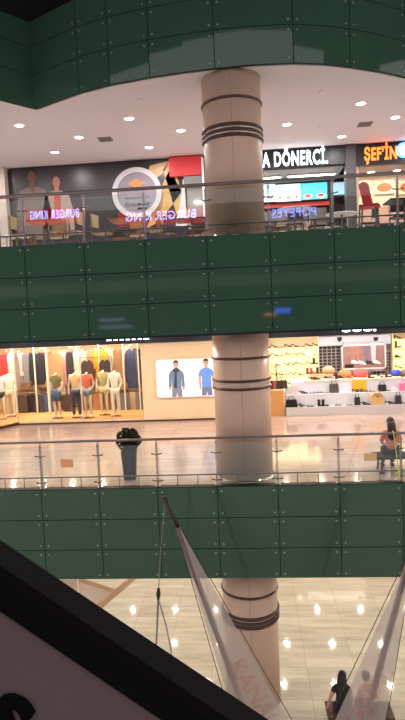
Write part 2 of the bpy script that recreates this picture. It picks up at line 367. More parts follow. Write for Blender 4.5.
# printed mural with two people
t = thing('wall_mural', 'dark wall mural with two smiling people and gold ribbon', 'mural', (0, YB, Z2))
x0, x1 = X2(9), X2(187)
part('panel', MB().box((x0, -.03, .02), (x1, .03, 3.36)), mat('mural_dark', (44, 36, 38), .35, noise=.35, nscale=2.5, stretch=(1, 1, 3)), t)
def person_print(cx, zt, s, shirt, skin, hair, long_hair, par, extra=None):
    """a printed figure: outline layers on the panel (a print is flat)"""
    Pm = [shirt, skin, hair, extra or shirt]; mb = MB(); y = -.034
    def el(cx_, cz, rx, rz, mi, d, n=18): mb.prism([(cx_+rx*math.cos(2*PI*i/n), cz+rz*math.sin(2*PI*i/n)) for i in range(n)], y-d, y, mi)
    if long_hair: el(cx, zt-.17*s, .12*s, .2*s, 2, .001)
    else: el(cx, zt-.1*s, .095*s, .11*s, 2, .001)
    mb.prism([(cx-.05*s, zt-.4*s), (cx+.05*s, zt-.4*s), (cx+.045*s, zt-.2*s), (cx-.045*s, zt-.2*s)], y-.002, y, 1)
    el(cx, zt-.15*s, .08*s, .115*s, 1, .003)
    mb.prism([(cx-.1*s, zt-.33*s), (cx+.1*s, zt-.33*s), (cx+.25*s, zt-.40*s), (cx+.33*s, zt-.75*s), (cx+.34*s, zt-1.15*s), (cx+.24*s, zt-1.15*s), (cx+.21*s, zt-.8*s), (cx+.2*s, zt-1.3*s), (cx-.2*s, zt-1.3*s), (cx-.21*s, zt-.8*s), (cx-.24*s, zt-1.15*s), (cx-.34*s, zt-1.15*s), (cx-.33*s, zt-.75*s), (cx-.25*s, zt-.40*s)], y-.004, y, 0)
    mb.prism([(cx-.06*s, zt-.33*s), (cx+.06*s, zt-.33*s), (cx, zt-.45*s)], y-.006, y, 1)
    for sx in (-1, 1): el(cx+sx*.03*s, zt-.135*s, .012*s, .008*s, 2, .005, 8)
    mb.prism([(cx-.035*s, zt-.2*s), (cx+.035*s, zt-.2*s), (cx, zt-.222*s)], y-.005, y, 3 if extra else 1)
    if extra: mb.prism([(cx-.07*s, zt-1.3*s), (cx+.07*s, zt-1.3*s), (cx+.07*s, zt-.42*s), (cx-.07*s, zt-.42*s)], y-.0055, y, 3)
    return part('printed_figure', mb, Pm, par)
person_print(X2(33), Z2y(33, 169)-Z2, 1.75, mat('print_grey', (112, 96, 90), .6), mat('print_skin', (104, 66, 52), .6), HAIRB, False, t)
person_print(X2(57), Z2y(57, 175)-Z2, 1.55, mat('print_pale', (158, 130, 122), .6), mat('print_skin_pale', (160, 110, 94), .6), HAIRN, True, t, mat('print_coral', (166, 66, 50), .6))
GOLD = mat('ribbon_gold', (206, 160, 96), .35, noise=.2, nscale=3)
mb = MB()
def xz(x, y): a = at(x, y, YB); return (a[0], a[1]-Z2)
for quad in ([(150, 166), (170, 161), (163, 174), (145, 186)], [(163, 170), (172, 160), (192, 225), (180, 225)], [(160, 190), (170, 170), (182, 192), (160, 222), (147, 228), (152, 215)]):
    mb.prism([xz(*q) for q in quad][::-1], -.045, -.03)
part('ribbon', mb, GOLD, t)
part('ribbon', MB().prism([xz(*q) for q in [(183, 180), (184.5, 179), (187, 226), (176, 226), (180, 205)]][::-1], -.047, -.03), mat('print_white', (222, 216, 214), .5), t)
# round sign
c = at(137, 193, YB-.15); R = 24.5/569*(YB)
t = thing('round_sign', 'round white ringed sign with orange flower emblem on the mural', 'sign', (c[0], YB-.15, c[1]))
part('disc', MB().prism([(R*.82*math.cos(2*PI*i/40), R*.82*math.sin(2*PI*i/40)) for i in range(40)], -.02, .12), mat('sign_lilac', (142, 132, 142), .4), t)
mb = MB(); n = 48
mb.rings([[(r*math.cos(2*PI*i/n), y, r*math.sin(2*PI*i/n)) for r, y in ((R*.8, -.05), (R, -.05), (R, .12), (R*.8, .12))] for i in range(n)], closed=True)
part('ring', mb, mat('sign_ring', (198, 190, 192), .4), t, smooth=False)
mb = MB()
for dx, dz in ((-.16, .3), (.16, .3), (0, .38), (0, .22), (-.08, .33), (.08, .27)): mb.prism([(dx-.15, dz), (dx, dz-.07), (dx+.15, dz), (dx, dz+.07)], -.03-.002*abs(dx), -.02)
part('emblem', mb, mat('emblem_orange', (214, 140, 84), .4), t)
arc = [(.55*math.cos(a), -.16+.34*math.sin(a)) for a in [PI*.12+PI*.76*k/16 for k in range(17)]]
part('emblem', MB().prism(arc+[(x*.99, z-.05*math.sin(PI*k/16)-.005) for k, (x, z) in list(enumerate(arc))[::-1]], -.03, -.02), mat('emblem_orange', (214, 140, 84), .4), t)
letters('RESTAURANT', .085, DARK, t, (0, -.025, -.16), extrude=.004, spacing=1.2, width=.78)
letters('Eyvanlı Aş', .2, DARK, t, (0, -.025, -.36), extrude=.004, shear=.2, width=.8)
part('plate', MB().box((.0, -.03, -.52), (.3, -.02, -.46)), BLACK, t)
# red board and service hatch beside it
t = thing('service_counter', 'grey service counter under a red board left of the column', 'counter', (0, YB, Z2))
x0, x1 = X2(171), X2(203)
part('red_board', MB().box((x0, -.2, Z2y(187, 177)-Z2), (x1, -.05, Z2y(187, 158)-Z2)), mat('board_red', (206, 52, 52), .4, emit=.12), t, label='plain red board over the counter')
part('shutter_box', MB().box((X2(185), -.25, Z2y(190, 187)-Z2), (x1, 0, Z2y(190, 178)-Z2)), GREY, t)
part('back_panel', MB().box((X2(187), -.06, .9), (x1, 0, Z2y(190, 187)-Z2)), mat('panel_grey', (150, 142, 142), .4), t)
part('counter_front', MB().box((X2(187), -.5, 0), (x1, 0, 1.0)), mat('counter_maroon', (92, 30, 36), .4), t)
part('counter_top', MB().box((X2(186), -.55, 1.0), (x1+.02, 0, 1.05)), DARK, t)
part('light_strip', MB().box((X2(194), -.12, Z2y(198, 203)-Z2), (x1-.05, -.06, Z2y(198, 202)-Z2)), LENS, t)
part('side_frame', MB().box((X2(203), -.25, 0), (X2(205), 0, 3.3)), WHITE, t)
# doner shop
xa, xb = X2(240), X2(345)
t = thing('shop_sign', 'black sign with glowing white letters above the turquoise menu', 'sign', (0, YB, Z2))
part('board', MB().box((xa, -.2, Z2y(300, 168)-Z2), (xb, 0, Z2y(300, 149)-Z2)), BLACK, t)
la, lb = fx(243, 160, YB-.25), fx(328, 160, YB-.25)
letters('USTA DÖNERCİ.', .6, SIGNW, t, ((la+lb)/2, -.22, (Z2y(295, 160.8)-Z2)), extrude=.02, bold=.012, width=lb-la, spacing=1.12)
struct('trim_3', MB().box((xb, YB-.25, Z2), (X2(355), YB+.1, Z3)), mat('pillar_dark', (70, 62, 62), .4))
struct('ceiling_shop', MB().box((xa, YB, Z2y(300, 168)-.02), (xb, 20.9, Z2y(300, 168)+.04)), mat('soffit', (150, 148, 150), .5))
zc_ = Z2y(300, 168)-.03
for i, (px, w) in enumerate(((268, .8), (311, 1.5))):
    x = fx(px, 174, 19.4)
    t = thing('strip_light', ('short' if i == 0 else 'long')+' white strip lamp under the black lettered sign', 'ceiling light', (x, 19.3, zc_), group='strip lamps in the kebab shop')
    part('housing', MB().box((-w/2-.03, -.07, -.04), (w/2+.03, .07, 0)), WHITE, t); part('tube', MB().box((-w/2, -.05, -.06), (w/2, .05, -.04)), LENS, t)
    disk_light((x, 19.3, zc_-.08), 25, w/2, (.95, .97, 1), sy=.1)
YM = 20.4
def menu(px0, px1, py0, py1, label, cols, foods):
    a = at(px0, py1, YM); b = at(px1, py0, YM)
    t = thing('menu_board', label, 'menu board', (a[0], YM, a[1]), group='lit menu boards over the kebab counter')
    w, h = b[0]-a[0], b[1]-a[1]
    part('case', MB().box((-.02, 0, -.02), (w+.02, .12, h+.02)), BLACK, t); part('lit_panel', MB().box((0, -.01, 0), (w, 0, h)), cols, t)
    if foods:
        mb = MB()
        for i in range(foods):
            cx = (i+.5)*w/foods; rr = w/foods*.36
            mb.prism([(cx+rr*math.cos(2*PI*k/12), h*.2+rr*.55*math.sin(2*PI*k/12)) for k in range(12)], -.016, -.01, 0)
            mb.prism([(cx+rr*.7*math.cos(2*PI*k/12), h*.23+rr*.35*math.sin(2*PI*k/12)) for k in range(12)], -.02, -.012, 1)
            mb.box((cx-rr*.8, -.014, h*.55), (cx+rr*.6, -.01, h*.6), 2); mb.box((cx-rr*.8, -.014, h*.66), (cx+rr*.8, -.01, h*.69), 2)
        part('food_picture', mb, [mat('pic_plate', (240, 240, 235), .4, emit=.8), mat('pic_meat', (170, 80, 40), .4, emit=.4), mat('pic_text', (120, 150, 160), .4, emit=.4)], t)
    return t
menu(250, 275, 184, 203, 'pale lit menu board right beside the column', mat('lit_pale', (205, 235, 238), .4, emit=1.1), 3)
menu(276, 300.5, 183.5, 202, 'pale lit menu board between column and turquoise board', mat('lit_pale', (205, 235, 238), .4, emit=1.1), 3)
menu(301.5, 327, 182, 200, 'turquoise lit menu board', mat('lit_turquoise', (60, 196, 210), .4, emit=1.1), 2)
menu(333, 347, 182, 195, 'small light blue lit screen right of the turquoise board', mat('lit_blue', (160, 195, 235), .4, emit=1.0), 0)
m0 = bpy.context.scene.objects['menu_board.003']; hh = zc_-m0.location.z+.012
part('hanger', MB().tube([(.15, .06, .2), (.15, .06, hh)], .015, 6).tube([(.4, .06, .2), (.4, .06, hh)], .015, 6), DSTEEL, m0)
t = thing('kebab_counter', 'dark kebab counter with red stripe below the lit menu', 'counter', (0, 19.3, Z2))
part('counter_front', MB().box((xa+.03, -.3, 0), (xb-.1, .4, .98)), mat('counter_dark', (84, 66, 62), .4), t)
part('counter_top', MB().box((xa+.03, -.35, .98), (xb-.1, .45, 1.04)), mat('worktop', (150, 140, 135), .3), t)
part('sneeze_guard', MB().box((xa+.05, -.3, 1.05), (xb-.2, -.28, 1.4)), SGLASS, t)
zz = at(300, 206, 20.5)[1]-Z2
part('red_stripe', MB().box((xa+.03, 1.28, zz), (xb-.1, 1.32, zz+.14)), mat('stripe_red', (205, 60, 50), .4, emit=.3), t)
part('kitchen_unit', MB().box((xa+.03, 1.2, 0), (xb-.3, 1.5, zz-.1)), mat('kitchen_steel', (120, 105, 105), .35, metal=.5), t)
# orange sign shop
xa, xb = X2(355), XR-.5
t = thing('shop_sign', 'black sign with glowing orange letters at the right edge', 'sign', (0, YB, Z2))
part('board', MB().box((xa, -.2, Z2y(380, 166)-Z2), (xb, 0, Z2y(380, 145)-Z2)), BLACK, t)
la, lb = fx(364.5, 154, YB-.25), fx(397, 154, YB-.25)
letters("ŞEF'İN", .52, SIGNO, t, ((la+lb)/2, -.22, Z2y(380, 156)-Z2), extrude=.02, bold=.012, width=lb-la, spacing=1.12)
c = fx(404, 152, YB-.25)
part('emblem', MB().prism([(c+.23*math.cos(2*PI*i/24), Z2y(404, 152)-Z2+.23*math.sin(2*PI*i/24)) for i in range(24)], -.26, -.2), mat('emblem_blue', (90, 150, 240), .4, emit=2.0), t, label='round glowing blue and white emblem')
part('emblem', MB().prism([(c+.15*math.cos(2*PI*i/24), Z2y(404, 152)-Z2+.15*math.sin(2*PI*i/24)) for i in range(24)], -.27, -.2), SIGNW, t)
struct('wall_shop', MB().box((xa, 20.1, Z2+.9), (xb, 20.3, Z3)).box((xa, YB-.1, Z2), (xa+.1, 20.3, Z2y(380, 166))), mat('shop_cream', (226, 206, 180), .5))
for i, (p0, p1) in enumerate(((360, 371), (375, 394), (399, 412))):
    a = at(p0, 194, 20.0); b = at(p1, 180, 20.0)
    t = thing('food_poster', ['narrow lit picture of a roast dish beside the dark pillar', 'wide lit picture of a roast dish under the orange letters', 'lit picture of a roast dish at the right photo edge'][i], 'poster', (a[0], 20.05, a[1]), group='roast dish pictures')
    w, h = b[0]-a[0], b[1]-a[1]
    part('panel', MB().box((0, -.03, 0), (w, .04, h)), mat('poster_peach', (236, 200, 160), .4, emit=.5), t)
    part('dish_picture', MB().prism([(w/2+w*.4*math.cos(2*PI*k/16), h*.42+h*.34*math.sin(2*PI*k/16)*(1.2 if k < 8 else .8)) for k in range(16)], -.04, -.03), mat('roast', (196, 92, 42), .5, emit=.25, noise=.5, nscale=14), t)
for i, px in enumerate((371, 397)):
    downlight(fx(px, 168, 19.4), 19.4, Z2y(380, 166)+.04, ['left', 'right'][i]+' spot lamp under the orange lettered sign', 16, 'spots in the roast dish shop', (1, .85, .7))
struct('ceiling_shop_right', MB().box((xa, YB, Z2y(380, 166)+.04), (xb, 20.1, Z2y(380, 166)+.1)), mat('soffit', (150, 148, 150), .5))
t = thing('service_counter', 'dark service counter with pink back panel under roast pictures', 'counter', (0, 19.3, Z2))
part('counter_front', MB().box((xa+.2, -.3, 0), (xb, .5, 1.0)), mat('counter_black', (44, 36, 38), .4), t)
part('counter_top', MB().box((xa+.2, -.35, 1.0), (xb, .55, 1.05)), DARK, t)
part('back_panel', MB().box((xa+.2, .7, .9), (xb, .78, 1.75)), mat('panel_pink', (205, 160, 145), .5), t)

# tables and chairs of the food court
def chair_proto(seatm, legm):
    t = thing('dining_chair', 'x', 'chair')
    part('seat', MB().loft([(-.2, 0, .46, .2, .025), (.2, 0, .46, .21, .025)], 10, axis='y') if False else MB().box((-.2, -.2, .44), (.2, .21, .48)), seatm, t)
    mb = MB()
    mb.box((-.2, .19, .62), (.2, .215, .92))
    part('backrest', mb, seatm, t)
    for x in (-.18, .18):
        part('leg', MB().tube([(x, -.18, 0), (x*.95, -.16, .45)], .016, 6), legm, t)
        part('leg', MB().tube([(x, .24, 0), (x, .19, .45), (x, .2, .9)], .016, 6), legm, t)
    return t
def table_proto(topm, round_):
    t = thing('cafe_table', 'x', 'table')
    if round_: part('tabletop', MB().lathe([(.001, .72), (.38, .72), (.4, .735), (.38, .75), (.001, .75)], 28), topm, t)
    else: part('tabletop', MB().box((-.4, -.35, .715), (.4, .35, .75)), topm, t)
    part('pole', MB().lathe([(.03, .03), (.03, .72)], 12), DSTEEL, t); part('base', MB().lathe([(.24, 0), (.24, .02), (.04, .05), (.001, .05)], 20), DSTEEL, t)
    return t
OR = mat('top_orange', (196, 112, 60), .4); BRN = mat('chair_brown', (110, 66, 44), .45); BLKC = mat('chair_black', (36, 32, 34), .45); TAN = mat('chair_tan', (196, 164, 120), .45)
pch = {'brown': chair_proto(BRN, DSTEEL), 'black': chair_proto(BLKC, CHROME), 'tan': chair_proto(TAN, DSTEEL)}
ptb = {'orange': table_proto(OR, False), 'black': table_proto(BLACK, False), 'white': table_proto(WHITE, True)}
used = set()
def put(proto, key, x, y, rz, label, group):
    o = proto[key] if (id(proto), key) not in used else copy_tree(proto[key])
    used.add((id(proto), key)); o.location = (x, y, Z2); o.rotation_euler.z = rz; o['label'] = label; o['group'] = group
tabs = [(-4.6, 13.3, 'orange', 'tan'), (-2.75, 13.7, 'orange', 'tan'), (-1.25, 14.2, 'black', 'brown'), (1.2, 13.5, 'white', 'brown'), (2.45, 14.6, 'white', 'black'), (3.6, 13.2, 'black', 'black'), (-6.2, 15.4, 'white', 'brown'), (-3.7, 16.0, 'black', 'brown'), (1.0, 16.6, 'black', 'tan')]
for i, (x, y, tc_, cc) in enumerate(tabs):
    row = 'front' if i < 6 else 'rear'; k = i if i < 6 else i-6
    put(ptb, tc_, x, y, 0, f'{tc_} topped cafe table, {ORD[k]} from the left in the {row} row behind the upper railing', 'food court tables')
    for dx, dy, rz, sd in ((-.62, 0, PI/2, 'left'), (.62, 0, -PI/2, 'right'), (.05, .58, 0, 'far')):
        if i == 5 and sd == 'left': continue
        put(pch, cc, x+dx, y+dy, rz+random.uniform(-.25, .25), f'{cc} dining chair at the {sd} side of the {ORD[k]} table of the {row} row', 'food court chairs')
c = at(362, 205, 13.6)
t = thing('high_chair', 'tall chair with slanted bright red back beside black table', 'chair', (c[0]+.1, 13.4, Z2), -.35)
RED = mat('red_vinyl', (224, 40, 46), .4)
part('backrest', MB().prism([(-.1, .72), (.1, .72), (.0, 1.2), (-.1, 1.24), (-.2, 1.18)], -.1, .1), RED, t); part('seat', MB().box((-.18, -.2, .66), (.24, .2, .72)), RED, t)
for x in (-.2, .22):
    for y in (-.19, .19): part('leg', MB().tube([(x, y, 0), (x*.8, y*.9, .68)], .02, 6), DSTEEL, t)
part('foot_bar', MB().tube([(.2, -.19, .25), (.2, .19, .25)], .014, 6), DSTEEL, t)

# ------------------------------------------------------------------ shop level: clothing shop
YS = 19.6
def X1(x): return fx(x, 400, YS)
xw = X1(143)
struct('wall_left_shop', MB().box((XL, 22.6, 0), (xw, 22.8, BOT2)), mat('shop_back', (226, 190, 150), .6))
struct('floor_shop', MB().box((X1(17), YS+.02, 0), (xw, 22.6, .1)), WOOD)
struct('ceiling_left_shop', MB().box((XL, YS, 2.98), (.3, 22.8, 3.08)), mat('shop_ceiling', (240, 225, 200), .7))
struct('wall_panel', MB().box((xw, YS, .04), (fx(262, 400, YS), YS+.3, 2.98)), CREAM, label='cream wood wall between the two shops')
struct('trim_4', MB().box((XL, YS-.12, 2.77), (XR-.2, YS+.02, BOT2)), NAVY, label='dark header band over both shops')
struct('baseboard_back', MB().box((X1(17), YS-.03, 0), (fx(262, 400, YS), YS+.01, .05)).box((X1(145), YS-.05, 0), (fx(262, 400, YS), YS+.01, .05)), WOODD)
# window of the clothes shop: panes in slim frames, one bay angled towards us at the left
xs = [X1(17), X1(50), X1(82), X1(113), xw]
for i in range(4):
    w = struct(f'window_{i+1}', MB().box((xs[i]+.02, YS, .1), (xs[i+1]-.02, YS+.012, 2.77)), SGLASS)
    part('window_frame', MB().box((xs[i]-.015, YS-.01, .05), (xs[i]+.015, YS+.03, 2.77)).box((xs[i], YS-.01, .05), (xs[i+1], YS+.03, .1)), mat('frame_white', (236, 224, 205), .4), w)
mb = MB(); q0 = Vector((xs[0], YS)); q1 = Vector((xs[0]-1.1, YS-2.0))
M = Matrix.Translation((q0.x, q0.y, 0)) @ Matrix.Rotation(math.atan2(q1.y-q0.y, q1.x-q0.x), 4, 'Z')
w = struct('window_5', MB().box((0, 0, .1), (2.3, .012, 2.77), 0, M), SGLASS)
part('window_frame', MB().box((0, -.02, 0), (2.3, .03, .1), 0, M), WOODD, w)
struct('floor_bay', MB().prism([(0, 0), (1, 0)], 0, 1) if False else MB().add([(q0.x, q0.y, 0), (q1.x, q1.y, 0), (XL, q1.y, 0), (XL, 22.6, 0), (q0.x, 22.6, 0), (q0.x, q0.y, .1), (q1.x, q1.y, .1), (XL, q1.y, .1), (XL, 22.6, .1), (q0.x, 22.6, .1)], [(0, 1, 2, 3, 4), (9, 8, 7, 6, 5), (0, 5, 6, 1), (1, 6, 7, 2), (2, 7, 8, 3), (3, 8, 9, 4), (4, 9, 5, 0)]), WOOD)
t = thing('shop_sign', 'white lettering on the dark header over the clothes shop', 'sign', (0, YS-.12, 0))
la, lb = fx(106, 340, YS-.15), fx(149, 338, YS-.15)
letters('ZEELEEZ', .34, SIGNW, t, ((la+lb)/2, -.02, 3.01), extrude=.015, bold=.008, width=lb-la, spacing=1.5)
t = thing('shop_sign', 'white rounded lettering on the dark header over the shoe shop', 'sign', (0, YS-.12, 0))
la, lb = fx(341, 331, YS-.15), fx(376, 330, YS-.15)
letters('OOOI', .34, SIGNW, t, ((la+lb)/2, -.02, 2.99), extrude=.015, bold=.014, width=lb-la)
for i, x in enumerate([-9.4, -8.2, -7.0, -5.8, -4.6]):
    for k, y in enumerate((20.0, 21.3)):
        downlight(x, y, 2.98, f'warm spot, {ORD[i]} from the left in the {["front", "rear"][k]} row of the clothes shop', SHOP_W, 'clothes shop spots', (1, .90, .77), LENSW)
# light wood wall unit with rails
t = thing('wall_shelving', 'pale wood wall unit with two hanging rails in the clothes shop', 'shelving', (0, 22.2, .1))
part('back_board', MB().box((X1(0)-1, .3, 0), (xw-.05, .36, 2.8)), mat('back_oak', (226, 192, 152), .5, noise=.12, nscale=3), t)
YR = 21.6
for px in (14, 35, 47, 78, 100, 124, 139):
    x = fx(px, 380, YR-.2); part('upright', MB().box((x-.022, -.78, 0), (x+.022, -.72, 2.75)), mat('frame_white', (236, 224, 205), .4), t)
zU, zL = at(75, 347.5, YR)[1], at(75, 391, YR)[1]
for z in (zU, zL): part('hanging_rail', MB().tube([(X1(0)-1, YR-22.2, z-.1), (xw-.1, YR-22.2, z-.1)], .014, 8), CHROME, t)
part('shelf', MB().box((X1(0)-1, -.4, zL+.02), (xw-.06, .3, zL+.06)), WOOD, t)
part('base_cabinet', MB().box((X1(0)-1, -.3, 0), (xw-.06, .3, .06)), WOOD, t)
GC = {}
def garment(kind, w, h):
    mb = MB()
    if kind in ('shirt', 'jacket', 'knit'):
        s = .5*w
        sl = {'shirt': .62, 'jacket': .85, 'knit': .8}[kind]*h
        out = [(-.1*w, -.02), (-.16*w, 0), (-s*.8, -.06*h), (-s, -.16*h), (-s*1.02, -sl), (-s*.78, -sl), (-s*.72, -.32*h), (-s*.74, -h), (s*.74, -h), (s*.72, -.32*h), (s*.78, -sl), (s*1.02, -sl), (s, -.16*h), (s*.8, -.06*h), (.16*w, 0), (.1*w, -.02), (0, -.07*h)]
    elif kind == 'dress':
        out = [(-.14*w, 0), (-.3*w, -.04*h), (-.28*w, -.3*h), (-.5*w, -h), (.5*w, -h), (.28*w, -.3*h), (.3*w, -.04*h), (.14*w, 0), (0, -.06*h)]
    else:
        out = [(-.4*w, 0), (-.5*w, -.3*h), (-.48*w, -h), (-.08*w, -h), (0, -.35*h), (.08*w, -h), (.48*w, -h), (.5*w, -.3*h), (.4*w, 0)]
    out = out[::-1]
    mb.prism([(x, z-.1) for x, z in out], -.022, .022)
    mb.tube([(-.16, 0, -.1), (0, 0, -.04), (.16, 0, -.1)], .006, 5, 1); mb.tube([(0, 0, -.04), (0, 0, .012), (.0, .02, .02)], .004, 5, 1)
    return mb
up = [(3, 9, 30, 'red', (200, 52, 48), 'shirt'), (11, 6, 30, 'off-white', (226, 216, 200), 'shirt'), (16.5, 5, 32, 'taupe', (150, 130, 116), 'shirt'), (22, 6, 20, 'white', (240, 234, 226), 'shirt'), (27, 6, 26, 'grey', (126, 120, 124), 'shirt'), (32, 5, 24, 'charcoal', (66, 60, 64), 'shirt'), (38.5, 14, 28, 'black', (32, 26, 28), 'jacket'), (45, 6, 26, 'crimson', (196, 44, 56), 'shirt'), (55, 15, 34, 'beige', (172, 132, 90), 'knit'), (64, 6, 28, 'pink striped', (222, 150, 150), 'shirt'), (70.5, 6, 32, 'black and brown', (44, 32, 32), 'jacket'), (77, 6, 26, 'cream', (238, 226, 204), 'shirt'), (84.5, 7, 36, 'light grey', (206, 198, 190), 'dress'), (92.5, 7, 24, 'tan', (176, 130, 80), 'shirt'), (102, 12, 20, 'orange', (240, 150, 40), 'knit'), (110, 6, 26, 'ivory', (236, 224, 200), 'shirt'), (119, 13, 34, 'pleated camel', (150, 108, 74), 'dress'), (132.5, 12, 34, 'navy', (52, 56, 86), 'jacket'), (140, 6, 30, 'dark grey', (86, 80, 86), 'shirt')]
lo = [(9, 8, 26, 'stone', (190, 166, 140)), (17, 8, 30, 'dark brown', (66, 48, 44)), (24, 7, 28, 'brown', (88, 64, 54)), (31, 7, 28, 'black', (42, 34, 36)), (40, 8, 24, 'charcoal', (50, 48, 56)), (47.5, 10, 28, 'denim blue', (88, 104, 136)), (68, 6, 28, 'chocolate', (74, 50, 42)), (97, 6, 24, 'camel', (176, 126, 84)), (125.5, 8, 26, 'slate grey', (112, 110, 116)), (133, 6, 24, 'sand', (206, 174, 136)), (140, 7, 24, 'steel grey', (120, 112, 116))]
PPM = 569/YR
up += [(7, 7, 34, 'rust', (176, 96, 66), 'shirt'), (19.5, 5, 26, 'pale grey', (196, 188, 184), 'shirt'), (29.5, 5, 30, 'mocha', (128, 96, 78), 'shirt'), (34, 6, 34, 'ash', (150, 144, 146), 'shirt'), (49, 7, 36, 'wheat', (190, 150, 104), 'dress'), (60.5, 5, 38, 'striped white', (226, 214, 204), 'shirt'), (67, 5, 36, 'rose', (206, 128, 122), 'shirt'), (73.5, 6, 22, 'umber', (104, 74, 60), 'shirt'), (81, 6, 32, 'bone', (226, 210, 190), 'shirt'), (88.5, 5, 36, 'silver grey', (180, 176, 180), 'dress'), (97, 7, 24, 'caramel', (168, 116, 72), 'shirt'), (107, 6, 36, 'amber', (216, 140, 62), 'shirt'), (113.5, 5, 26, 'white linen', (240, 232, 220), 'shirt'), (126, 6, 28, 'peach', (226, 150, 120), 'shirt'), (136.5, 5, 26, 'ink blue', (62, 64, 90), 'shirt')]
lo += [(13, 6, 26, 'taupe', (146, 120, 104)), (20.5, 6, 28, 'dark umber', (58, 42, 40)), (27.5, 5, 27, 'coffee', (104, 76, 62)), (35.5, 6, 27, 'ink', (46, 42, 50)), (44, 5, 26, 'grey denim', (100, 106, 124)), (52, 5, 26, 'pale denim', (140, 156, 184)), (64, 6, 27, 'cocoa', (86, 60, 48)), (82, 6, 25, 'rosewood', (132, 82, 64)), (94, 5, 25, 'honey', (196, 148, 98)), (110, 5, 26, 'hazel', (150, 108, 78)), (121, 6, 26, 'graphite', (84, 82, 90)), (129, 5, 26, 'fog grey', (156, 150, 152)), (136.5, 5, 26, 'clay', (176, 128, 98))]
for i, (px, w, h, nm, c, kind) in enumerate(up):
    solo({'shirt': 'hanging_shirt', 'jacket': 'hanging_jacket', 'knit': 'hanging_sweater', 'dress': 'hanging_dress'}[kind], garment(kind, w/PPM*1.25, h*1.2/PPM), [mat('cloth_'+nm, c, .8, noise=.15, nscale=6), CHROME], f'{nm} {kind} hanging on the upper rail of the clothes shop', kind, (fx(px, 365, YR), YR+(.0 if i % 2 else -.1)+(.2 if i > 18 else 0), zU-.02), 0, 'garments on the upper rail')
for i, (px, w, h, nm, c) in enumerate(lo):
    solo('hanging_trousers', garment('trousers', w/PPM*1.25, min(h, 25)/PPM), [mat('cloth_'+nm, c, .8, noise=.15, nscale=6), CHROME], f'{nm} trousers hanging on the lower rail of the clothes shop', 'trousers', (fx(px, 400, YR), YR+(.0 if i % 2 else -.1)+(.2 if i > 10 else 0), zL-.02), 0, 'trousers on the lower rail')
for i, (px, c, nm) in enumerate(((86, (74, 50, 42), 'dark brown'), (104, (60, 48, 50), 'near black'))):
    solo('hanging_jacket', garment('jacket', 11/PPM*1.1, 30/PPM), [mat('cloth_j'+nm, c, .8), CHROME], f'{nm} jacket hanging low behind the mannequins', 'jacket', (fx(px, 365, YR-.5), YR-.35, zU-.38), 0, 'jackets behind the mannequins')
t = thing('clothes_rail', 'slim chrome rail stand behind the mannequins', 'clothes rail', (0, YR-.35, .1))
a, b = fx(80, 365, YR-.35), fx(112, 365, YR-.35)
part('top_bar', MB().tube([(a, 0, zU-.48), (b, 0, zU-.48)], .012, 8), CHROME, t)
for x in (a, b):
    part('upright', MB().tube([(x, 0, 0), (x, 0, zU-.48)], .012, 8), CHROME, t); part('foot', MB().box((x-.02, -.2, 0), (x+.02, .2, .025)), CHROME, t)

# ------------------------------------------------------------------ figures
def skin_mesh(joints, edges, radii, root, name, sub=2):
    me = bpy.data.meshes.new('tmp'); names = list(joints); ix = {k: i for i, k in enumerate(names)}
    me.from_pydata([joints[k] for k in names], [(ix[a], ix[b]) for a, b in edges], [])
    o = bpy.data.objects.new('tmp', me); C.objects.link(o)
    bpy.context.view_layer.objects.active = o
    m = o.modifiers.new('s', 'SKIN'); m.use_smooth_shade = True
    s = o.modifiers.new('u', 'SUBSURF'); s.levels = sub; s.render_levels = sub
    sv = me.skin_vertices[0].data
    for k in names:
        r = radii[k]; sv[ix[k]].radius = r if isinstance(r, tuple) else (r, r); sv[ix[k]].use_root = (k == root)
    bpy.context.view_layer.update()
    out = bpy.data.meshes.new_from_object(o.evaluated_get(bpy.context.evaluated_depsgraph_get())); out.name = name
    bpy.data.objects.remove(o); bpy.data.meshes.remove(me)
    return out
RAD = dict(pelvis=(.15, .12), waist=(.125, .1), chest=(.15, .11), neckb=(.07, .065), neck=(.052, .052), shL=.068, shR=.068, elL=.042, elR=.042, wrL=.028, wrR=.028, haL=.036, haR=.036, hipL=.095, hipR=.095, knL=.06, knR=.06, anL=.038, anR=.038, toL=.032, toR=.032)
EDG = [('pelvis', 'waist'), ('waist', 'chest'), ('chest', 'neckb'), ('neckb', 'neck'), ('chest', 'shL'), ('chest', 'shR'), ('shL', 'elL'), ('shR', 'elR'), ('elL', 'wrL'), ('elR', 'wrR'), ('wrL', 'haL'), ('wrR', 'haR'), ('pelvis', 'hipL'), ('pelvis', 'hipR'), ('hipL', 'knL'), ('hipR', 'knR'), ('knL', 'anL'), ('knR', 'anR'), ('anL', 'toL'), ('anR', 'toR')]
def sub_skin(J, keys, grow, root, name, ext=None):
    J2 = {k: J[k] for k in keys}
    if ext: J2.update(ext)
    E = [e for e in EDG if e[0] in J2 and e[1] in J2]
    R_ = {k: tuple(v+grow for v in (RAD[k] if isinstance(RAD[k], tuple) else (RAD[k], RAD[k]))) for k in J2}
    return skin_mesh(J2, E, R_, root, name)
def join_into(me, mb):
    bm = bmesh.new(); bm.from_mesh(me)
    tmp = mb.mesh('tmp', me.materials[0] if me.materials else SKIN, True); bm.from_mesh(tmp); bm.to_mesh(me); bm.free(); bpy.data.meshes.remove(tmp)
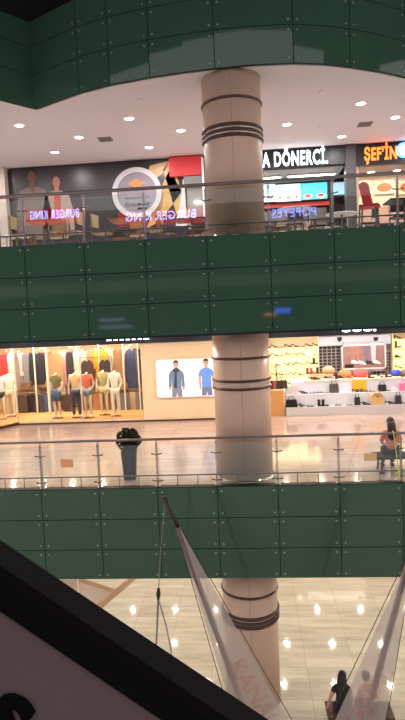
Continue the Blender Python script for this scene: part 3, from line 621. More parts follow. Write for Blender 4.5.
def head_mb(c, face, up=(0, 0, 1), h=.115):
    """egg shaped head with nose, ears; face = direction the face looks"""
    f = Vector(face).normalized(); s = f.cross(Vector(up)).normalized(); u = s.cross(f); c = Vector(c); mb = MB(); n = 16
    rs = []
    for k in range(11):
        a = -PI/2+PI*k/10; r = max(.03, math.cos(a)); z = math.sin(a)*h
        jaw = .82 if z < -.04 else 1; fo = .012 if z < 0 else 0
        rs.append([tuple(c+u*z+s*(.076*r*jaw*math.cos(2*PI*i/n))+f*(.094*r*math.sin(2*PI*i/n)+fo)) for i in range(n)])
    mb.rings(rs)
    mb.tube([c+f*.088+u*.02, c+f*.112-u*.025, c+f*.09-u*.035], [.008, .016, .008], 6)
    for sg in (-1, 1): mb.tube([c+s*sg*.072+u*.025, c+s*sg*.085+u*.0, c+s*sg*.072-u*.03], [.012, .016, .01], 6)
    mb.tube([c+f*.092-u*.06-s*.025, c+f*.1-u*.058, c+f*.092-u*.06+s*.025], [.004, .008, .004], 5)
    return mb
def hand_mb(wr, direction, palm_n, side, s=1.0):
    d = Vector(direction).normalized(); pn = Vector(palm_n); pn = (pn-d*pn.dot(d)).normalized(); lat = d.cross(pn)*side; wr = Vector(wr); mb = MB()
    mb.rings([[tuple(wr+d*(t*s)+lat*(w*s*math.cos(2*PI*i/10))+pn*(.014*s*math.sin(2*PI*i/10))) for i in range(10)] for t, w in ((-.01, .022), (.03, .034), (.07, .04), (.095, .038))])
    for k, (o, L) in enumerate(((-.03, .062), (-.01, .075), (.01, .07), (.03, .052))):
        b = wr+d*(.085*s)+lat*(o*s); mb.tube([b, b+d*(L*.45*s)+pn*.004, b+d*(L*.8*s)+pn*(.016*s), b+d*(L*s)+pn*(.03*s)], [.009*s, .0085*s, .008*s, .006*s], 6)
    b = wr+d*(.025*s)-lat*(.03*s); mb.tube([b, b-lat*(.025*s)+d*(.03*s)+pn*.006, b-lat*(.03*s)+d*(.062*s)+pn*(.014*s)], [.011*s, .0095*s, .007*s], 6)
    return mb
# shop mannequins (headless, standing on the window platform)
MJ = dict(pelvis=(0, 0, .92), waist=(0, .01, 1.08), chest=(0, 0, 1.28), neckb=(0, 0, 1.42), neck=(0, -.01, 1.5), shL=(-.17, 0, 1.37), shR=(.17, 0, 1.37), elL=(-.24, .03, 1.1), elR=(.25, .05, 1.1), wrL=(-.25, -.04, .87), wrR=(.18, -.06, .95), haL=(-.25, -.06, .78), haR=(.14, -.08, .9), hipL=(-.085, 0, .86), hipR=(.085, 0, .86), knL=(-.1, -.02, .49), knR=(.11, -.05, .49), anL=(-.1, .02, .08), anR=(.13, -.02, .08), toL=(-.11, -.12, .035), toR=(.15, -.16, .035))
body_me = skin_mesh(MJ, EDG, RAD, 'pelvis', 'body'); body_me.materials.append(MANNEQ)
TOPK = ['waist', 'chest', 'neckb', 'shL', 'shR']
tops = {'tee': sub_skin(MJ, TOPK+['pelvis'], .014, 'chest', 'top', dict(elL=(-.215, .018, 1.2), elR=(.22, .03, 1.2))), 'long': sub_skin(MJ, TOPK+['pelvis', 'elL', 'elR', 'wrL', 'wrR'], .02, 'chest', 'top')}
bots = {'trousers': sub_skin(MJ, ['pelvis', 'hipL', 'hipR', 'knL', 'knR', 'anL', 'anR'], .018, 'pelvis', 'bottoms'), 'shorts': sub_skin(MJ, ['pelvis', 'hipL', 'hipR'], .02, 'pelvis', 'bottoms', dict(knL=(-.095, -.01, .68), knR=(.1, -.025, .68)))}
skirt = MB().loft([(.98, 0, 0, .16, .13), (.88, 0, -.01, .19, .16), (.6, 0, -.02, .23, .19), (.59, 0, -.02, .2, .16)], 16).mesh('bottoms', MANNEQ, True); bots['skirt'] = skirt
mq = [(0, 20.2, 'tee', (226, 222, 220), 'shorts', (56, 52, 62), 'white striped tee and dark shorts', .5), (10, 20.75, 'long', (232, 220, 202), 'trousers', (214, 190, 160), 'cream shirt and pale trousers', .3), (57, 20.15, 'tee', (122, 110, 66), 'skirt', (78, 92, 122), 'olive top and denim skirt', -.2), (76, 20.15, 'tee', (222, 186, 136), 'trousers', (62, 64, 84), 'beige top and dark jeans', .2), (88, 20.05, 'tee', (222, 108, 78), 'shorts', (112, 118, 132), 'coral tee and denim shorts', -.15), (104, 20.55, 'tee', (164, 148, 96), 'shorts', (180, 158, 110), 'sage top and khaki shorts', .1), (115.5, 20.2, 'long', (240, 230, 212), 'trousers', (232, 218, 196), 'white jacket and white trousers', .15)]
def dressed(me, m):
    c = me.copy(); c.materials.clear(); c.materials.append(m); return c
for i, (px, y, tk, tcol, bk_, bcol, desc, rz) in enumerate(mq):
    h = mq[i]
    t = thing('mannequin', f'headless ivory mannequin in {desc} in the shop window', 'mannequin', (fx(px, 400, y), y, .117), rz, 'shop window mannequins'); t.scale = (.96, .96, 1.1)
    link('body', body_me, t)
    part('base_plate', MB().lathe([(.001, -.015), (.2, -.015), (.2, 0), (.001, 0)], 24), CHROME, t)
    link('top', dressed(tops[tk], mat('mq_top'+str(i), tcol, .8)), t); link('bottoms', dressed(bots[bk_], mat('mq_bot'+str(i), bcol, .8)), t)

# ------------------------------------------------------------------ poster lightbox on the cream wall
a = at(157.5, 397.5, YS-.04); b = at(225, 357.5, YS-.04)
pw, ph = b[0]-a[0], b[1]-a[1]
t = thing('lightbox_poster', 'white lit fashion poster of two young men left of column', 'poster', (a[0], YS-.04, a[1]))
def rrect(w, h, r, n=5):
    o = []
    for cx, cz, a0 in ((w-r, h-r, 0), (r, h-r, PI/2), (r, r, PI), (w-r, r, 1.5*PI)):
        o += [(cx+r*math.cos(a0+PI/2*k/n), cz+r*math.sin(a0+PI/2*k/n)) for k in range(n+1)]
    return o
part('frame', MB().prism([(x-.03, z-.03) for x, z in rrect(pw+.06, ph+.06, .12)], -.03, .04), mat('frame_pale', (232, 210, 180), .4), t)
part('lit_panel', MB().prism(rrect(pw, ph, .1), -.045, -.03), mat('poster_white', (222, 218, 226), .4, emit=.55), t)
PS = .045
def man_print(cx, zt, s, shirt, hair, trousers, jacket, t):
    mats_ = [shirt, mat('pr_skin', (206, 158, 132), .5, emit=.3), hair, trousers, mat('pr_dark', (70, 70, 84), .5, emit=.1)]; mb = MB(); y = -.046
    P = lambda pts, mi, d: mb.prism([(cx+x*s, zt-z*s) for x, z in pts][::1], y-d, y+.001, mi)
    P([(-.095, .1), (-.08, .02), (0, -.01), (.08, .02), (.095, .1), (.08, .16), (-.08, .16)], 2, .001)
    P([(-.075, .08), (.075, .08), (.075, .2), (.04, .27), (-.04, .27), (-.075, .2)], 1, .003); P([(-.05, .22), (.05, .22), (.06, .36), (-.06, .36)], 1, .002)
    P([(-.06, .12), (-.02, .12), (-.02, .135), (-.06, .135)], 2, .004); P([(.02, .12), (.06, .12), (.06, .135), (.02, .135)], 2, .004)
    sl = .95 if jacket else .62
    P([(-.06, .32), (.06, .32), (.2, .38), (.27, .5), (.29, sl), (.19, sl), (.17, .6), (.17, 1.02), (-.17, 1.02), (-.17, .6), (-.19, sl), (-.29, sl), (-.27, .5), (-.2, .38)], 0, .004)
    if not jacket:
        for sg in (-1, 1): P([(sg*.2, .6), (sg*.28, .6), (sg*.27, .9), (sg*.25, 1.1), (sg*.2, 1.1), (sg*.2, .9)], 1, .003)
    else:
        P([(-.05, .35), (.03, .35), (.0, 1.0), (-.1, 1.0)], 4, .0055); P([(-.13, .32), (0, .26), (.13, .32), (.1, .42), (-.1, .42)], 4, .005)  # darker print down the jacket front and at the neck
        for sg in (-1, 1): P([(sg*.2, .95), (sg*.28, .95), (sg*.27, 1.06), (sg*.21, 1.06)], 1, .003)
    P([(-.17, 1.0), (.17, 1.0), (.19, 1.32), (.03, 1.32), (0, 1.15), (-.03, 1.32), (-.19, 1.32)], 3, .003)
    part('printed_man', mb, mats_, t)
sc_ = ph*.97/1.32
man_print(fx(176.5, 376, YS-.05)-a[0], ph*.975, sc_, mat('pr_denim', (112, 134, 166), .6, emit=.25), mat('pr_hair', (70, 44, 34), .5), mat('pr_jeans', (128, 134, 150), .6, emit=.25), True, t)
man_print(fx(206.5, 376, YS-.05)-a[0], ph*.99, sc_, mat('pr_blue', (104, 150, 226), .6, emit=.35), mat('pr_hair', (70, 44, 34), .5), mat('pr_jeans2', (110, 126, 156), .6, emit=.25), False, t)

# ------------------------------------------------------------------ shoe shop
XS0 = fx(264, 400, YS)
YBk = 22.3
def bX(x): return fx(x, 370, YBk)
def bZ(x, y): return at(x, y, YBk)[1]
struct('wall_right_shop', MB().box((XS0, YBk+.3, 0), (XR-.3, YBk+.5, BOT2)), mat('shoe_back', (176, 170, 176), .6))
struct('wall_partition', MB().box((XS0-.1, YS+.05, 0), (XS0, YBk+.3, BOT2)), MATS['shoe_back'])
struct('ceiling_right_shop', MB().box((XS0-.1, YS, 3.02), (XR-.3, YBk+.5, 3.1)), mat('shoe_ceiling', (230, 228, 230), .7))
for i, x in enumerate([1.3, 2.6, 3.9, 5.2]):
    for k, y in enumerate((19.95, 21.2)):
        downlight(x, y, 3.02, f'white spot, {ORD[i]} from the left in the {["front", "rear"][k]} row of the shoe shop', SHOP_W*.62, 'shoe shop spots', (1, .93, .88), LENSW)
SHOE = {}
def shoe_mesh(kind, col):
    key = (kind, col)
    if key in SHOE: return SHOE[key]
    mb = MB(); L = .27
    if kind == 'sneaker':
        mb.loft([(0, 0, .02, .03, .02), (.02, 0, .02, .04, .02), (.15, 0, .02, .036, .02), (.24, 0, .02, .045, .02), (.27, 0, .02, .03, .015)], 10, 1, 'x')
        mb.loft([(.005, 0, .07, .03, .045), (.05, 0, .085, .036, .055), (.1, 0, .085, .036, .055), (.15, 0, .06, .037, .035), (.23, 0, .045, .042, .025), (.262, 0, .035, .025, .012)], 10, 0, 'x')
    elif kind == 'heel':
        mb.loft([(0, 0, .1, .025, .022), (.05, 0, .095, .03, .02), (.13, 0, .055, .028, .02), (.2, 0, .03, .038, .024), (.25, 0, .018, .026, .014)], 10, 0, 'x')
        mb.tube([(.015, 0, .1), (.01, 0, .0)], [.016, .007], 6, 1); mb.box((.12, -.03, 0), (.25, .03, .008), 1)
    elif kind == 'boot':
        mb.loft([(0, 0, .025, .03, .025), (.03, 0, .025, .036, .025), (.14, 0, .025, .034, .025), (.22, 0, .03, .042, .03), (.26, 0, .025, .024, .018)], 10, 0, 'x')
        mb.loft([(.03, .055, 0, .05, .036), (.12, .055, 0, .05, .04), (.24, .055, 0, .055, .045)], 10, 0)
        mb.box((0, -.03, -.0), (.06, .03, .02), 1)
    else:
        mb.loft([(0, 0, .012, .025, .012), (.05, 0, .012, .032, .012), (.14, 0, .012, .03, .012), (.21, 0, .012, .04, .012), (.25, 0, .012, .022, .01)], 10, 1, 'x')
        mb.tube([(.2, -.04, .015), (.19, 0, .05), (.2, .04, .015)], .01, 6); mb.tube([(.05, -.032, .015), (.05, 0, .085), (.05, .032, .015)], .009, 6); mb.tube([(.15, -.036, .015), (.13, 0, .055), (.15, .036, .015)], .01, 6)
    me = mb.mesh('shoe', [mat('shoe_'+col, SC_[col], .4), mat('shoe_sole', (60, 52, 48), .6) if kind != 'sneaker' else WHITE], True)
    SHOE[key] = me; return me
SC_ = {'black': (26, 22, 24), 'brown': (96, 58, 38), 'tan': (176, 120, 78), 'white': (236, 232, 228), 'grey': (120, 116, 120), 'red': (190, 48, 50), 'green': (120, 160, 100), 'pink': (226, 150, 160), 'blue': (60, 80, 190), 'orange': (226, 130, 60)}
KN = {'sneaker': 'sneaker', 'heel': 'high heeled shoe', 'boot': 'ankle boot', 'sandal': 'sandal'}
def shoe(kind, col, x, y, z, rz, label, group, sc=1.0):
    o = tag(link({'sneaker': 'sneaker', 'heel': 'heeled_shoe', 'boot': 'ankle_boot', 'sandal': 'sandal'}[kind], shoe_mesh(kind, col), None, (x, y, z), rz), label, 'shoe', group); o.scale = (sc,)*3; return o
def shelf_unit(px0, px1, ys, label, side, counts, seq):
    x0, x1 = bX(px0), bX(px1)
    t = thing('shoe_shelving', label, 'shelving', (0, YBk, 0))
    part('back_board', MB().box((x0, .2, .6), (x1, .28, 3.0)), mat('board_yellow', (228, 208, 164), .5), t)
    for px in (x0, x1-.03): part('side_panel', MB().box((px, -.12, .6), (px+.03, .2, 3.0)), CREAM, t)
    part('base_cabinet', MB().box((x0, -.12, 0), (x1, .28, .6)), CREAM, t)
    for i, y in enumerate(ys):
        z = bZ((px0+px1)/2, y)
        part('shelf', MB().box((x0+.03, -.14, z-.035), (x1-.03, .2, z)), mat('shelf_yellow', (240, 224, 176), .5), t)
        part('lamp_strip', MB().box((x0+.05, .12, z-.05), (x1-.05, .16, z-.035)), mat('lamp_yellow', (255, 222, 150), .5, emit=2.0), t)
        disk_light(((x0+x1)/2, YBk+.06, z-.06), 4*(x1-x0), (x1-x0)/2, (1, .9, .68), sy=.06)
        n_ = counts[i]
        for k in range(n_):
            kind, col = seq[(i*5+k*3+i*k) % len(seq)]
            shoe(kind, col, x0+.1+(x1-x0-.35)*(k/(max(1, n_-1))), YBk-.02, z, random.choice((0, 0, .3, PI)) if False else random.uniform(-.3, .3), f'{col} {KN[kind]}, {ORD[k]} from left on the {ORD[i]} {side} yellow shelf from top', f'shoes on the {side} yellow shelves', 1.05)
SEQ = [('heel', 'black'), ('sandal', 'tan'), ('sneaker', 'white'), ('heel', 'brown'), ('sandal', 'green'), ('boot', 'black'), ('sandal', 'pink'), ('heel', 'black'), ('sneaker', 'tan')]
shelf_unit(262, 319, (347, 355.5, 365, 375, 384), 'yellow lit shoe shelves right of the column', 'left', (8, 8, 9, 9, 6), SEQ)
shelf_unit(392, 425, (338, 347, 358, 368, 379), 'yellow lit shoe shelves at the right photo edge', 'right', (3, 3, 3, 3, 3), [('heel', 'black'), ('boot', 'brown'), ('sneaker', 'black'), ('heel', 'brown')])
# dark lattice panels behind the picture
def lattice(px0, px1, py0, py1, label):
    a, b = (bX(px0), bZ(px0, py1)), (bX(px1), bZ(px1, py0))
    t = thing('lattice_panel', label, 'wall panel', (a[0], YBk+.1, a[1]), group='dark lattice panels')
    w, h = b[0]-a[0], b[1]-a[1]
    part('backing', MB().box((0, .02, 0), (w, .1, h)), DARK, t); mb = MB(); nx = max(2, round(w/.17)); nz = max(2, round(h/.12))
    for i in range(nx+1): mb.box((i*w/nx-.012, -.02, 0), (i*w/nx+.012, .02, h))
    for i in range(nz+1): mb.box((0, -.015, i*h/nz-.01), (w, .02, i*h/nz+.01))
    part('lattice', mb, mat('lattice_grey', (170, 160, 156), .5), t)
lattice(319, 341, 346, 385, 'dark lattice panel between yellow shelves and shoe picture')
lattice(342, 386, 371, 385, 'low dark lattice panel below the shoe picture')
lattice(386, 391.5, 352, 385, 'narrow dark lattice panel right of the shoe picture')
t = thing('wall_cabinet', 'pale grey wall cabinet above the framed shoe picture', 'cabinet', (0, YBk, 0))
part('body', MB().box((bX(319), -.05, bZ(350, 345)), (bX(391), .2, bZ(350, 336))), mat('cab_grey', (196, 200, 210), .4), t)
for px in (340, 376): part('shield_emblem', MB().prism([(bX(px)-.09, bZ(px, 337)), (bX(px)+.09, bZ(px, 337)), (bX(px)+.08, bZ(px, 340)), (bX(px), bZ(px, 342)), (bX(px)-.08, bZ(px, 340))][::-1], -.07, -.05), NAVY, t)
a, b = at(342, 370, YBk-.2), at(386, 343.5, YBk-.2); pw, ph = b[0]-a[0], b[1]-a[1]
struct('wall_pier_shoes', MB().box((a[0]+.1, YBk-.14, a[1]-.1), (b[0]-.1, YBk+.3, b[1]+.1)), MATS['shoe_back'])
t = thing('framed_picture', 'large white framed picture of legs wearing shoes', 'picture', (a[0], YBk-.2, a[1]))
part('frame', MB().box((0, 0, 0), (pw, .06, .05)).box((0, 0, ph-.05), (pw, .06, ph)).box((0, 0, 0), (.05, .06, ph)).box((pw-.05, 0, 0), (pw, .06, ph)), WHITE, t)
part('picture_sheet', MB().box((.05, .01, .05), (pw-.05, .05, ph-.05)), mat('pic_mauve', (150, 112, 106), .5, emit=.03, noise=.5, nscale=4), t)
mb = MB()
for i, (x, z0, w, mi) in enumerate(((.42, .3, .13, 0), (.62, .36, .1, 0), (.95, .28, .14, 1), (1.2, .3, .14, 2))):
    mb.prism([(x-w*.5, z0), (x+w*.5, z0), (x+w*.7, ph-.06), (x-w*.7, ph-.06)], .002-.001*i, .01, mi)
for x, z, mi in ((.5, .28, 3), (.75, .25, 3), (1.05, .25, 4), (1.3, .26, 3)): mb.prism([(x-.16, z-.03), (x+.16, z-.08), (x+.17, z-.03), (x+.02, z+.07), (x-.12, z+.09)], -.003, .01, mi)
part('printed_legs', mb, [mat('pl_skin', (170, 118, 104), .5), mat('pl_jeans', (120, 110, 132), .5), mat('pl_pale', (190, 190, 205), .5), WHITE, mat('pl_dark', (60, 44, 48), .5)], t)
part('tag_plate', MB().box((.12, -.006, .08), (.44, .01, .2)), BLACK, t)
# stepped white display in front
YD = 19.75
xd0, xd1 = fx(286, 405, YD), XR-2.5
xt = fx(304, 385, YD+.5)
zA, zB, zT = .30, .71, 1.12
t = thing('stepped_display', 'white stepped shoe display at the shop front', 'display stand', (0, YD, 0))
part('plinth', MB().box((xd0, 0, 0), (xd1, 1.6, zA)), mat('plinth_grey', (206, 202, 202), .35), t)
part('step', MB().box((xd0+.03, .32, zA), (xd1, 1.6, zB)), mat('step_white', (226, 228, 238), .4), t)
part('step', MB().box((xd0+.28, .64, zB), (xd1, 1.6, zT)), mat('step_white', (226, 228, 238), .4), t)
part('top_board', MB().box((xt, .62, zT), (xd1, 1.6, zT+.03)), CREAM, t)
part('top_riser', MB().box((xt+.3, 1.0, zT+.03), (fx(333, 380, 20.8), 1.5, zT+.2)), mat('riser_tan', (226, 190, 146), .5), t)
def item(label, name, cat, mb, m, px, y, z, group=None, smooth=False): return solo(name, mb, m, label, cat, (fx(px, 390, y), y, z), 0, group, smooth)
def bag(w, h, d): return MB().loft([(0, 0, 0, w/2, d/2), (h*.5, 0, 0, w/2*1.02, d/2), (h, 0, 0, w/2*.86, d/3)], 4) if False else MB().prism([(-w/2, 0), (w/2, 0), (w*.42, h), (-w*.42, h)], -d/2, d/2).tube([(-w*.28, 0, h), (-w*.22, 0, h+h*.4), (w*.22, 0, h+h*.4), (w*.28, 0, h)], .012, 6)
y1 = YD+.16; y2 = YD+.48; y3 = YD+.8
low = [('heel', 'black', 299), ('sneaker', 'grey', 301.5), ('sandal', 'grey', 306), ('sandal', 'black', 310), ('boot', 'black', 320.5), ('boot', 'black', 324.5), ('sandal', 'grey', 338), ('sandal', 'tan', 349), ('heel', 'black', 362), ('heel', 'black', 366), ('heel', 'black', 388), ('heel', 'black', 391.5), ('sandal', 'black', 404)]
for i, (k, c_, px) in enumerate(low): shoe(k, c_, fx(px-3, 405, y1), y1, zA, random.uniform(-.3, .3), f'{c_} {KN[k]}, {ORD[i]} from left on the lower white step', 'shoes on the lower white step')
upl = [('heel', 'black', 301), ('heel', 'black', 304), ('sandal', 'grey', 312), ('sandal', 'grey', 316), ('sandal', 'grey', 320), ('sandal', 'white', 327), ('heel', 'black', 354.5), ('heel', 'brown', 359), ('heel', 'brown', 363), ('sandal', 'black', 369), ('sandal', 'brown', 372), ('sandal', 'black', 386.5), ('sneaker', 'white', 394), ('sandal', 'grey', 398)]
for i, (k, c_, px) in enumerate(upl):
    if px > 353 and px < 365: continue
    shoe(k, c_, fx(px-3, 395, y2), y2, zB, random.uniform(-.3, .3), f'{c_} {KN[k]}, {ORD[i]} from left on the upper white step', 'shoes on the upper white step')
tpl = [('heel', 'black', 297, 0), ('boot', 'brown', 309, 1), ('boot', 'red', 313, 1), ('boot', 'black', 319, 1), ('heel', 'black', 311, 2), ('heel', 'black', 314, 2), ('heel', 'black', 317, 2), ('sneaker', 'brown', 327, 2), ('sneaker', 'grey', 331, 2), ('boot', 'black', 338, 2), ('sneaker', 'black', 341, 2), ('sneaker', 'red', 349, 2), ('boot', 'brown', 371, 2), ('heel', 'black', 380, 2), ('boot', 'brown', 388, 2), ('heel', 'black', 400, 2)]
for i, (k, c_, px, lv) in enumerate(tpl):
    if lv == 0: continue
    if lv == 1: shoe(k, c_, fx(px-3, 377, YD+1.25), YD+1.25, zT+.2, random.uniform(-.3, .3), f'{c_} {KN[k]} on the tan riser, {ORD[i-1]} from left', 'shoes on the tan riser')
    else: shoe(k, c_, fx(px-3, 384, y3), y3, zT+.03, random.uniform(-.3, .3), f'{c_} {KN[k]}, {ORD[i-4]} from left along the top board of the display', 'shoes on the display top')
CUSH = lambda r, h: MB().lathe([(.001, 0), (r*.8, 0), (r, h*.3), (r*.95, h*.6), (r*.5, h), (r*.2, h*.95), (.001, h)], 18)
item('large black handbag at the left end of the lower white step', 'handbag', 'bag', bag(.42, .26, .16), BLACK, 291, y1, zA, 'bags on the display')
item('white handbag behind the large black one on the upper step', 'handbag', 'bag', bag(.5, .3, .14), mat('bag_white', (220, 214, 214), .4), 291.5, y2-.02, zA+.41, 'bags on the display')
item('dark grey upright pouch beside the sandals on the lower step', 'handbag', 'bag', bag(.2, .28, .1), DARK, 357, y1, zA, 'bags on the display')
item('dark pouch at the right end of the lower white step', 'handbag', 'bag', bag(.22, .3, .1), mat('bag_ink', (50, 50, 66), .4), 398, y1, zA, 'bags on the display')
item('black and white patterned handbag on the upper white step', 'handbag', 'bag', bag(.34, .32, .12), mat('bag_pat', (90, 84, 88), .5, noise=.8, nscale=18), 334, y2, zB, 'bags on the display')
item('black round handbag on the upper white step', 'handbag', 'bag', bag(.3, .24, .12), mat('bag_dark', (44, 40, 48), .4), 382, y2, zB, 'bags on the display')
item('pink handbag at the right end of the upper step', 'handbag', 'bag', bag(.36, .26, .12), mat('bag_pink', (232, 130, 178), .5), 404, y2, zB, 'bags on the display')
t = thing('straw_bag', 'straw coloured rounded bag with dark clasps on the lower step', 'bag', (fx(377, 400, y1), y1, zA), 0, 'bags on the display')
STRAW = mat('straw', (214, 178, 120), .7, noise=.25, nscale=30)
part('body', MB().prism([(-.15, 0), (.15, 0), (.24, .12), (.22, .3), (.1, .4), (-.1, .4), (-.22, .3), (-.24, .12)], -.07, .07), STRAW, t)
part('clasp', MB().box((-.03, -.095, .27), (.03, -.08, .31)), DARK, t); part('handle', MB().tube([(-.1, 0, .39), (-.06, 0, .5), (.06, 0, .5), (.1, 0, .39)], .014, 6), MATS['straw'], t); part('flap', MB().prism([(-.2, .3), (.2, .3), (.09, .41), (-.09, .41)], -.085, .0), mat('straw_dark', (190, 150, 96), .7), t)
a, b = at(352.5, 397, y2+.1), at(366.5, 386, y2+.1)
t = solo('yellow_panel', MB().box((a[0], 0, 0), (b[0], .03, .40)), mat('panel_yellow', (238, 190, 60), .5), 'mustard yellow backing panel on the upper white step', 'panel', (0, y2+.1, zB))
for i, px in enumerate((354.5, 359, 363)): shoe('heel', 'brown' if i else 'black', fx(px-2.5, 395, y2-.02), y2-.02, zB, .15, f'{"brown" if i else "black"} high heeled shoe, {ORD[i]} from left in front of the yellow panel', 'shoes by the yellow panel')
for px, c_, nm, r in ((345, (232, 130, 70), 'orange', .26), (360.5, (222, 92, 92), 'coral red', .28), (396.5, (54, 76, 200), 'bright blue', .2), (329, (206, 164, 124), 'tan', .24), (404, (120, 110, 90), 'khaki', .18)):
    item(f'{nm} soft bag heaped on the display top', 'soft_bag', 'bag', CUSH(r, r*1.05), mat('soft_'+nm, c_, .7, noise=.3, nscale=9), px, YD+1.25, zT+(.2 if px < 333 else .03), 'soft bags on the display top', True)
# bag rack and wooden plinth at the left of the shoe shop
t = thing('wooden_plinth', 'light wooden plinth between column and shoe display', 'plinth', (0, 19.9, 0))
part('body', MB().box((fx(266, 400, 19.9), 0, 0), (fx(284, 405, 19.9), .5, .9)), WOOD, t); part('top', MB().box((fx(266, 400, 19.9)-.01, -.02, .9), (fx(284, 405, 19.9)+.02, .52, .93)), CREAM, t)
for i, (px, c_, nm) in enumerate(((270.5, (90, 50, 44), 'maroon'), (275.5, (196, 110, 96), 'salmon'), (280, (56, 48, 44), 'dark brown'), (284.5, (70, 62, 58), 'charcoal'))):
    yy = 20.1+.06*(i % 2)
    solo('handbag', bag(.24, .3, .12), mat('rb_'+nm, c_, .5), f'{nm} handbag standing on the light wooden plinth', 'bag', (fx(px, 385, yy)-.02, yy, .93), 0, 'bags on the wooden plinth')
t = thing('bag_rack', 'dark stand hung with bags left of white steps', 'display rack', (fx(277, 392, 20.9), 20.95, 0))
part('pole', MB().lathe([(.02, .03), (.02, 1.75)], 10), BLACK, t); part('base', MB().lathe([(.2, 0), (.2, .03), (.02, .05)], 18), BLACK, t)
for k in range(6):
    a_ = k*PI/3; part('arm', MB().tube([(0, 0, 1.2+.1*k), (.26*math.cos(a_), .26*math.sin(a_), 1.22+.1*k)], .01, 6), BLACK, t)

# ------------------------------------------------------------------ shop level: topiary, bench, seated woman
t = thing('potted_topiary', 'dark ball shaped topiary in tall tapered grey pot', 'plant', (fx(130, 470, 12.75), 12.75, 0), .1)
part('pot', MB().add([(-.13, -.13, 0), (.13, -.13, 0), (.13, .13, 0), (-.13, .13, 0), (-.17, -.17, .68), (.17, -.17, .68), (.17, .17, .68), (-.17, .17, .68), (-.16, -.16, .68), (.16, -.16, .68), (.16, .16, .68), (-.16, .16, .68), (-.16, -.16, .63), (.16, -.16, .63), (.16, .16, .63), (-.16, .16, .63)], [(3, 2, 1, 0), (0, 1, 5, 4), (1, 2, 6, 5), (2, 3, 7, 6), (3, 0, 4, 7), (4, 5, 9, 8), (5, 6, 10, 9), (6, 7, 11, 10), (7, 4, 8, 11), (8, 9, 13, 12), (9, 10, 14, 13), (10, 11, 15, 14), (11, 8, 12, 15), (12, 13, 14, 15)]), POT, t)
part('stem', MB().tube([(0, 0, .62), (.01, 0, .8)], .025, 8), WOODD, t)
mb = MB()
for k in range(1500):
    v = Vector((random.gauss(0, 1), random.gauss(0, 1), random.gauss(0, 1))).normalized(); r = .27*(random.uniform(.55, 1) ** .4)*(1+.06*math.sin(9*v.x+5*v.z))
    p = Vector((0, 0, 0.90))+v*r*(1 if v.z > -.4 else .92); d = (v+Vector((random.gauss(0, .6), random.gauss(0, .6), random.gauss(0, .6)))).normalized(); s = d.orthogonal().normalized()*.014
    L = .05; mb.add([p, p+d*L*.5+s, p+d*L, p+d*L*.5-s], [(0, 1, 2, 3)])
mb.ball((0, 0, 0.90), .2, 14)
part('foliage', mb, LEAF, t)
YB1 = 12.9
bx = fx(374, 465, YB1)
t = thing('bench', 'dark metal bench on the shop level behind the railing', 'bench', (bx, YB1, 0))
part('seat', MB().box((0, -.24, .33), (2.2, .24, .39)), mat('bench_dark', (58, 50, 48), .85, spec=.15), t)
for x in (.12, 2.05):
    part('leg', MB().tube([(x, -.2, 0), (x+.03, -.17, .33)], .022, 6).tube([(x, .2, 0), (x+.03, .17, .33)], .022, 6).tube([(x-.06, -.2, .012), (x+.06, -.2, .012)], .018, 6), BLACK, t)
wx = fx(391.5, 445, YB1)
J = dict(pelvis=(0, 0, .56), waist=(0, .02, .72), chest=(.0, .06, .93), neckb=(0, .08, 1.08), neck=(0, .10, 1.15), shL=(-.175, .06, 1.01), shR=(.175, .06, 1.01), elL=(-.24, .12, .76), elR=(.24, .12, .76), wrL=(-.12, .33, .66), wrR=(.12, .33, .66), haL=(-.08, .38, .66), haR=(.08, .38, .66), hipL=(-.1, .08, .56), hipR=(.1, .08, .56), knL=(-.11, .48, .53), knR=(.12, .48, .53), anL=(-.12, .5, .09), anR=(.13, .52, .09), toL=(-.13, .65, .04), toR=(.14, .67, .04))
t = thing('person', 'long haired person in pink top seated on upper bench, back turned', 'person', (wx, YB1-.03, 0)); t.scale = (.87,)*3
bme = skin_mesh(J, EDG, {**RAD, 'haL': .022, 'haR': .022}, 'pelvis', 'body'); bme.materials.append(SKIN)
join_into(bme, head_mb((0, .13, 1.27), (0, 1, -.25)))
join_into(bme, hand_mb((-.12, .33, .66), (.5, .7, .05), (0, 0, -1), 1)); join_into(bme, hand_mb((.12, .33, .66), (-.5, .7, .05), (0, 0, -1), -1))
link('body', bme, t)
c1 = sub_skin(J, TOPK+['pelvis', 'elL', 'elR'], .016, 'chest', 'top'); c1.materials.append(mat('pink_top', (222, 132, 120), .8)); link('top', c1, t)
c2 = sub_skin(J, ['pelvis', 'hipL', 'hipR', 'knL', 'knR', 'anL', 'anR'], .02, 'pelvis', 'trousers'); c2.materials.append(mat('black_trousers', (26, 24, 28), .8)); link('trousers', c2, t)
mb = MB(); mb.ball((0, .11, 1.30), .125, 14, 0, (.82, .95, 1.0)); mb.loft([(1.33, 0, .06, .095, .08), (1.2, 0, .0, .11, .07), (1.05, 0, -.05, .115, .05), (.92, -.01, -.06, .1, .04), (.84, -.01, -.06, .06, .025)], 14)
part('hair', mb, HAIRN, t, smooth=True)
for s_, nm in ((-1, 'shoe'), (1, 'shoe')):
    part('shoe', MB().loft([(.44, 0.05, s_*.125, .05, .045), (.55, .045, s_*.13, .045, .048), (.68, .03, s_*.137, .03, .04)], 10, axis='y'), BLACK, t, smooth=True)
x = fx(396.5, 462, YF+.05)
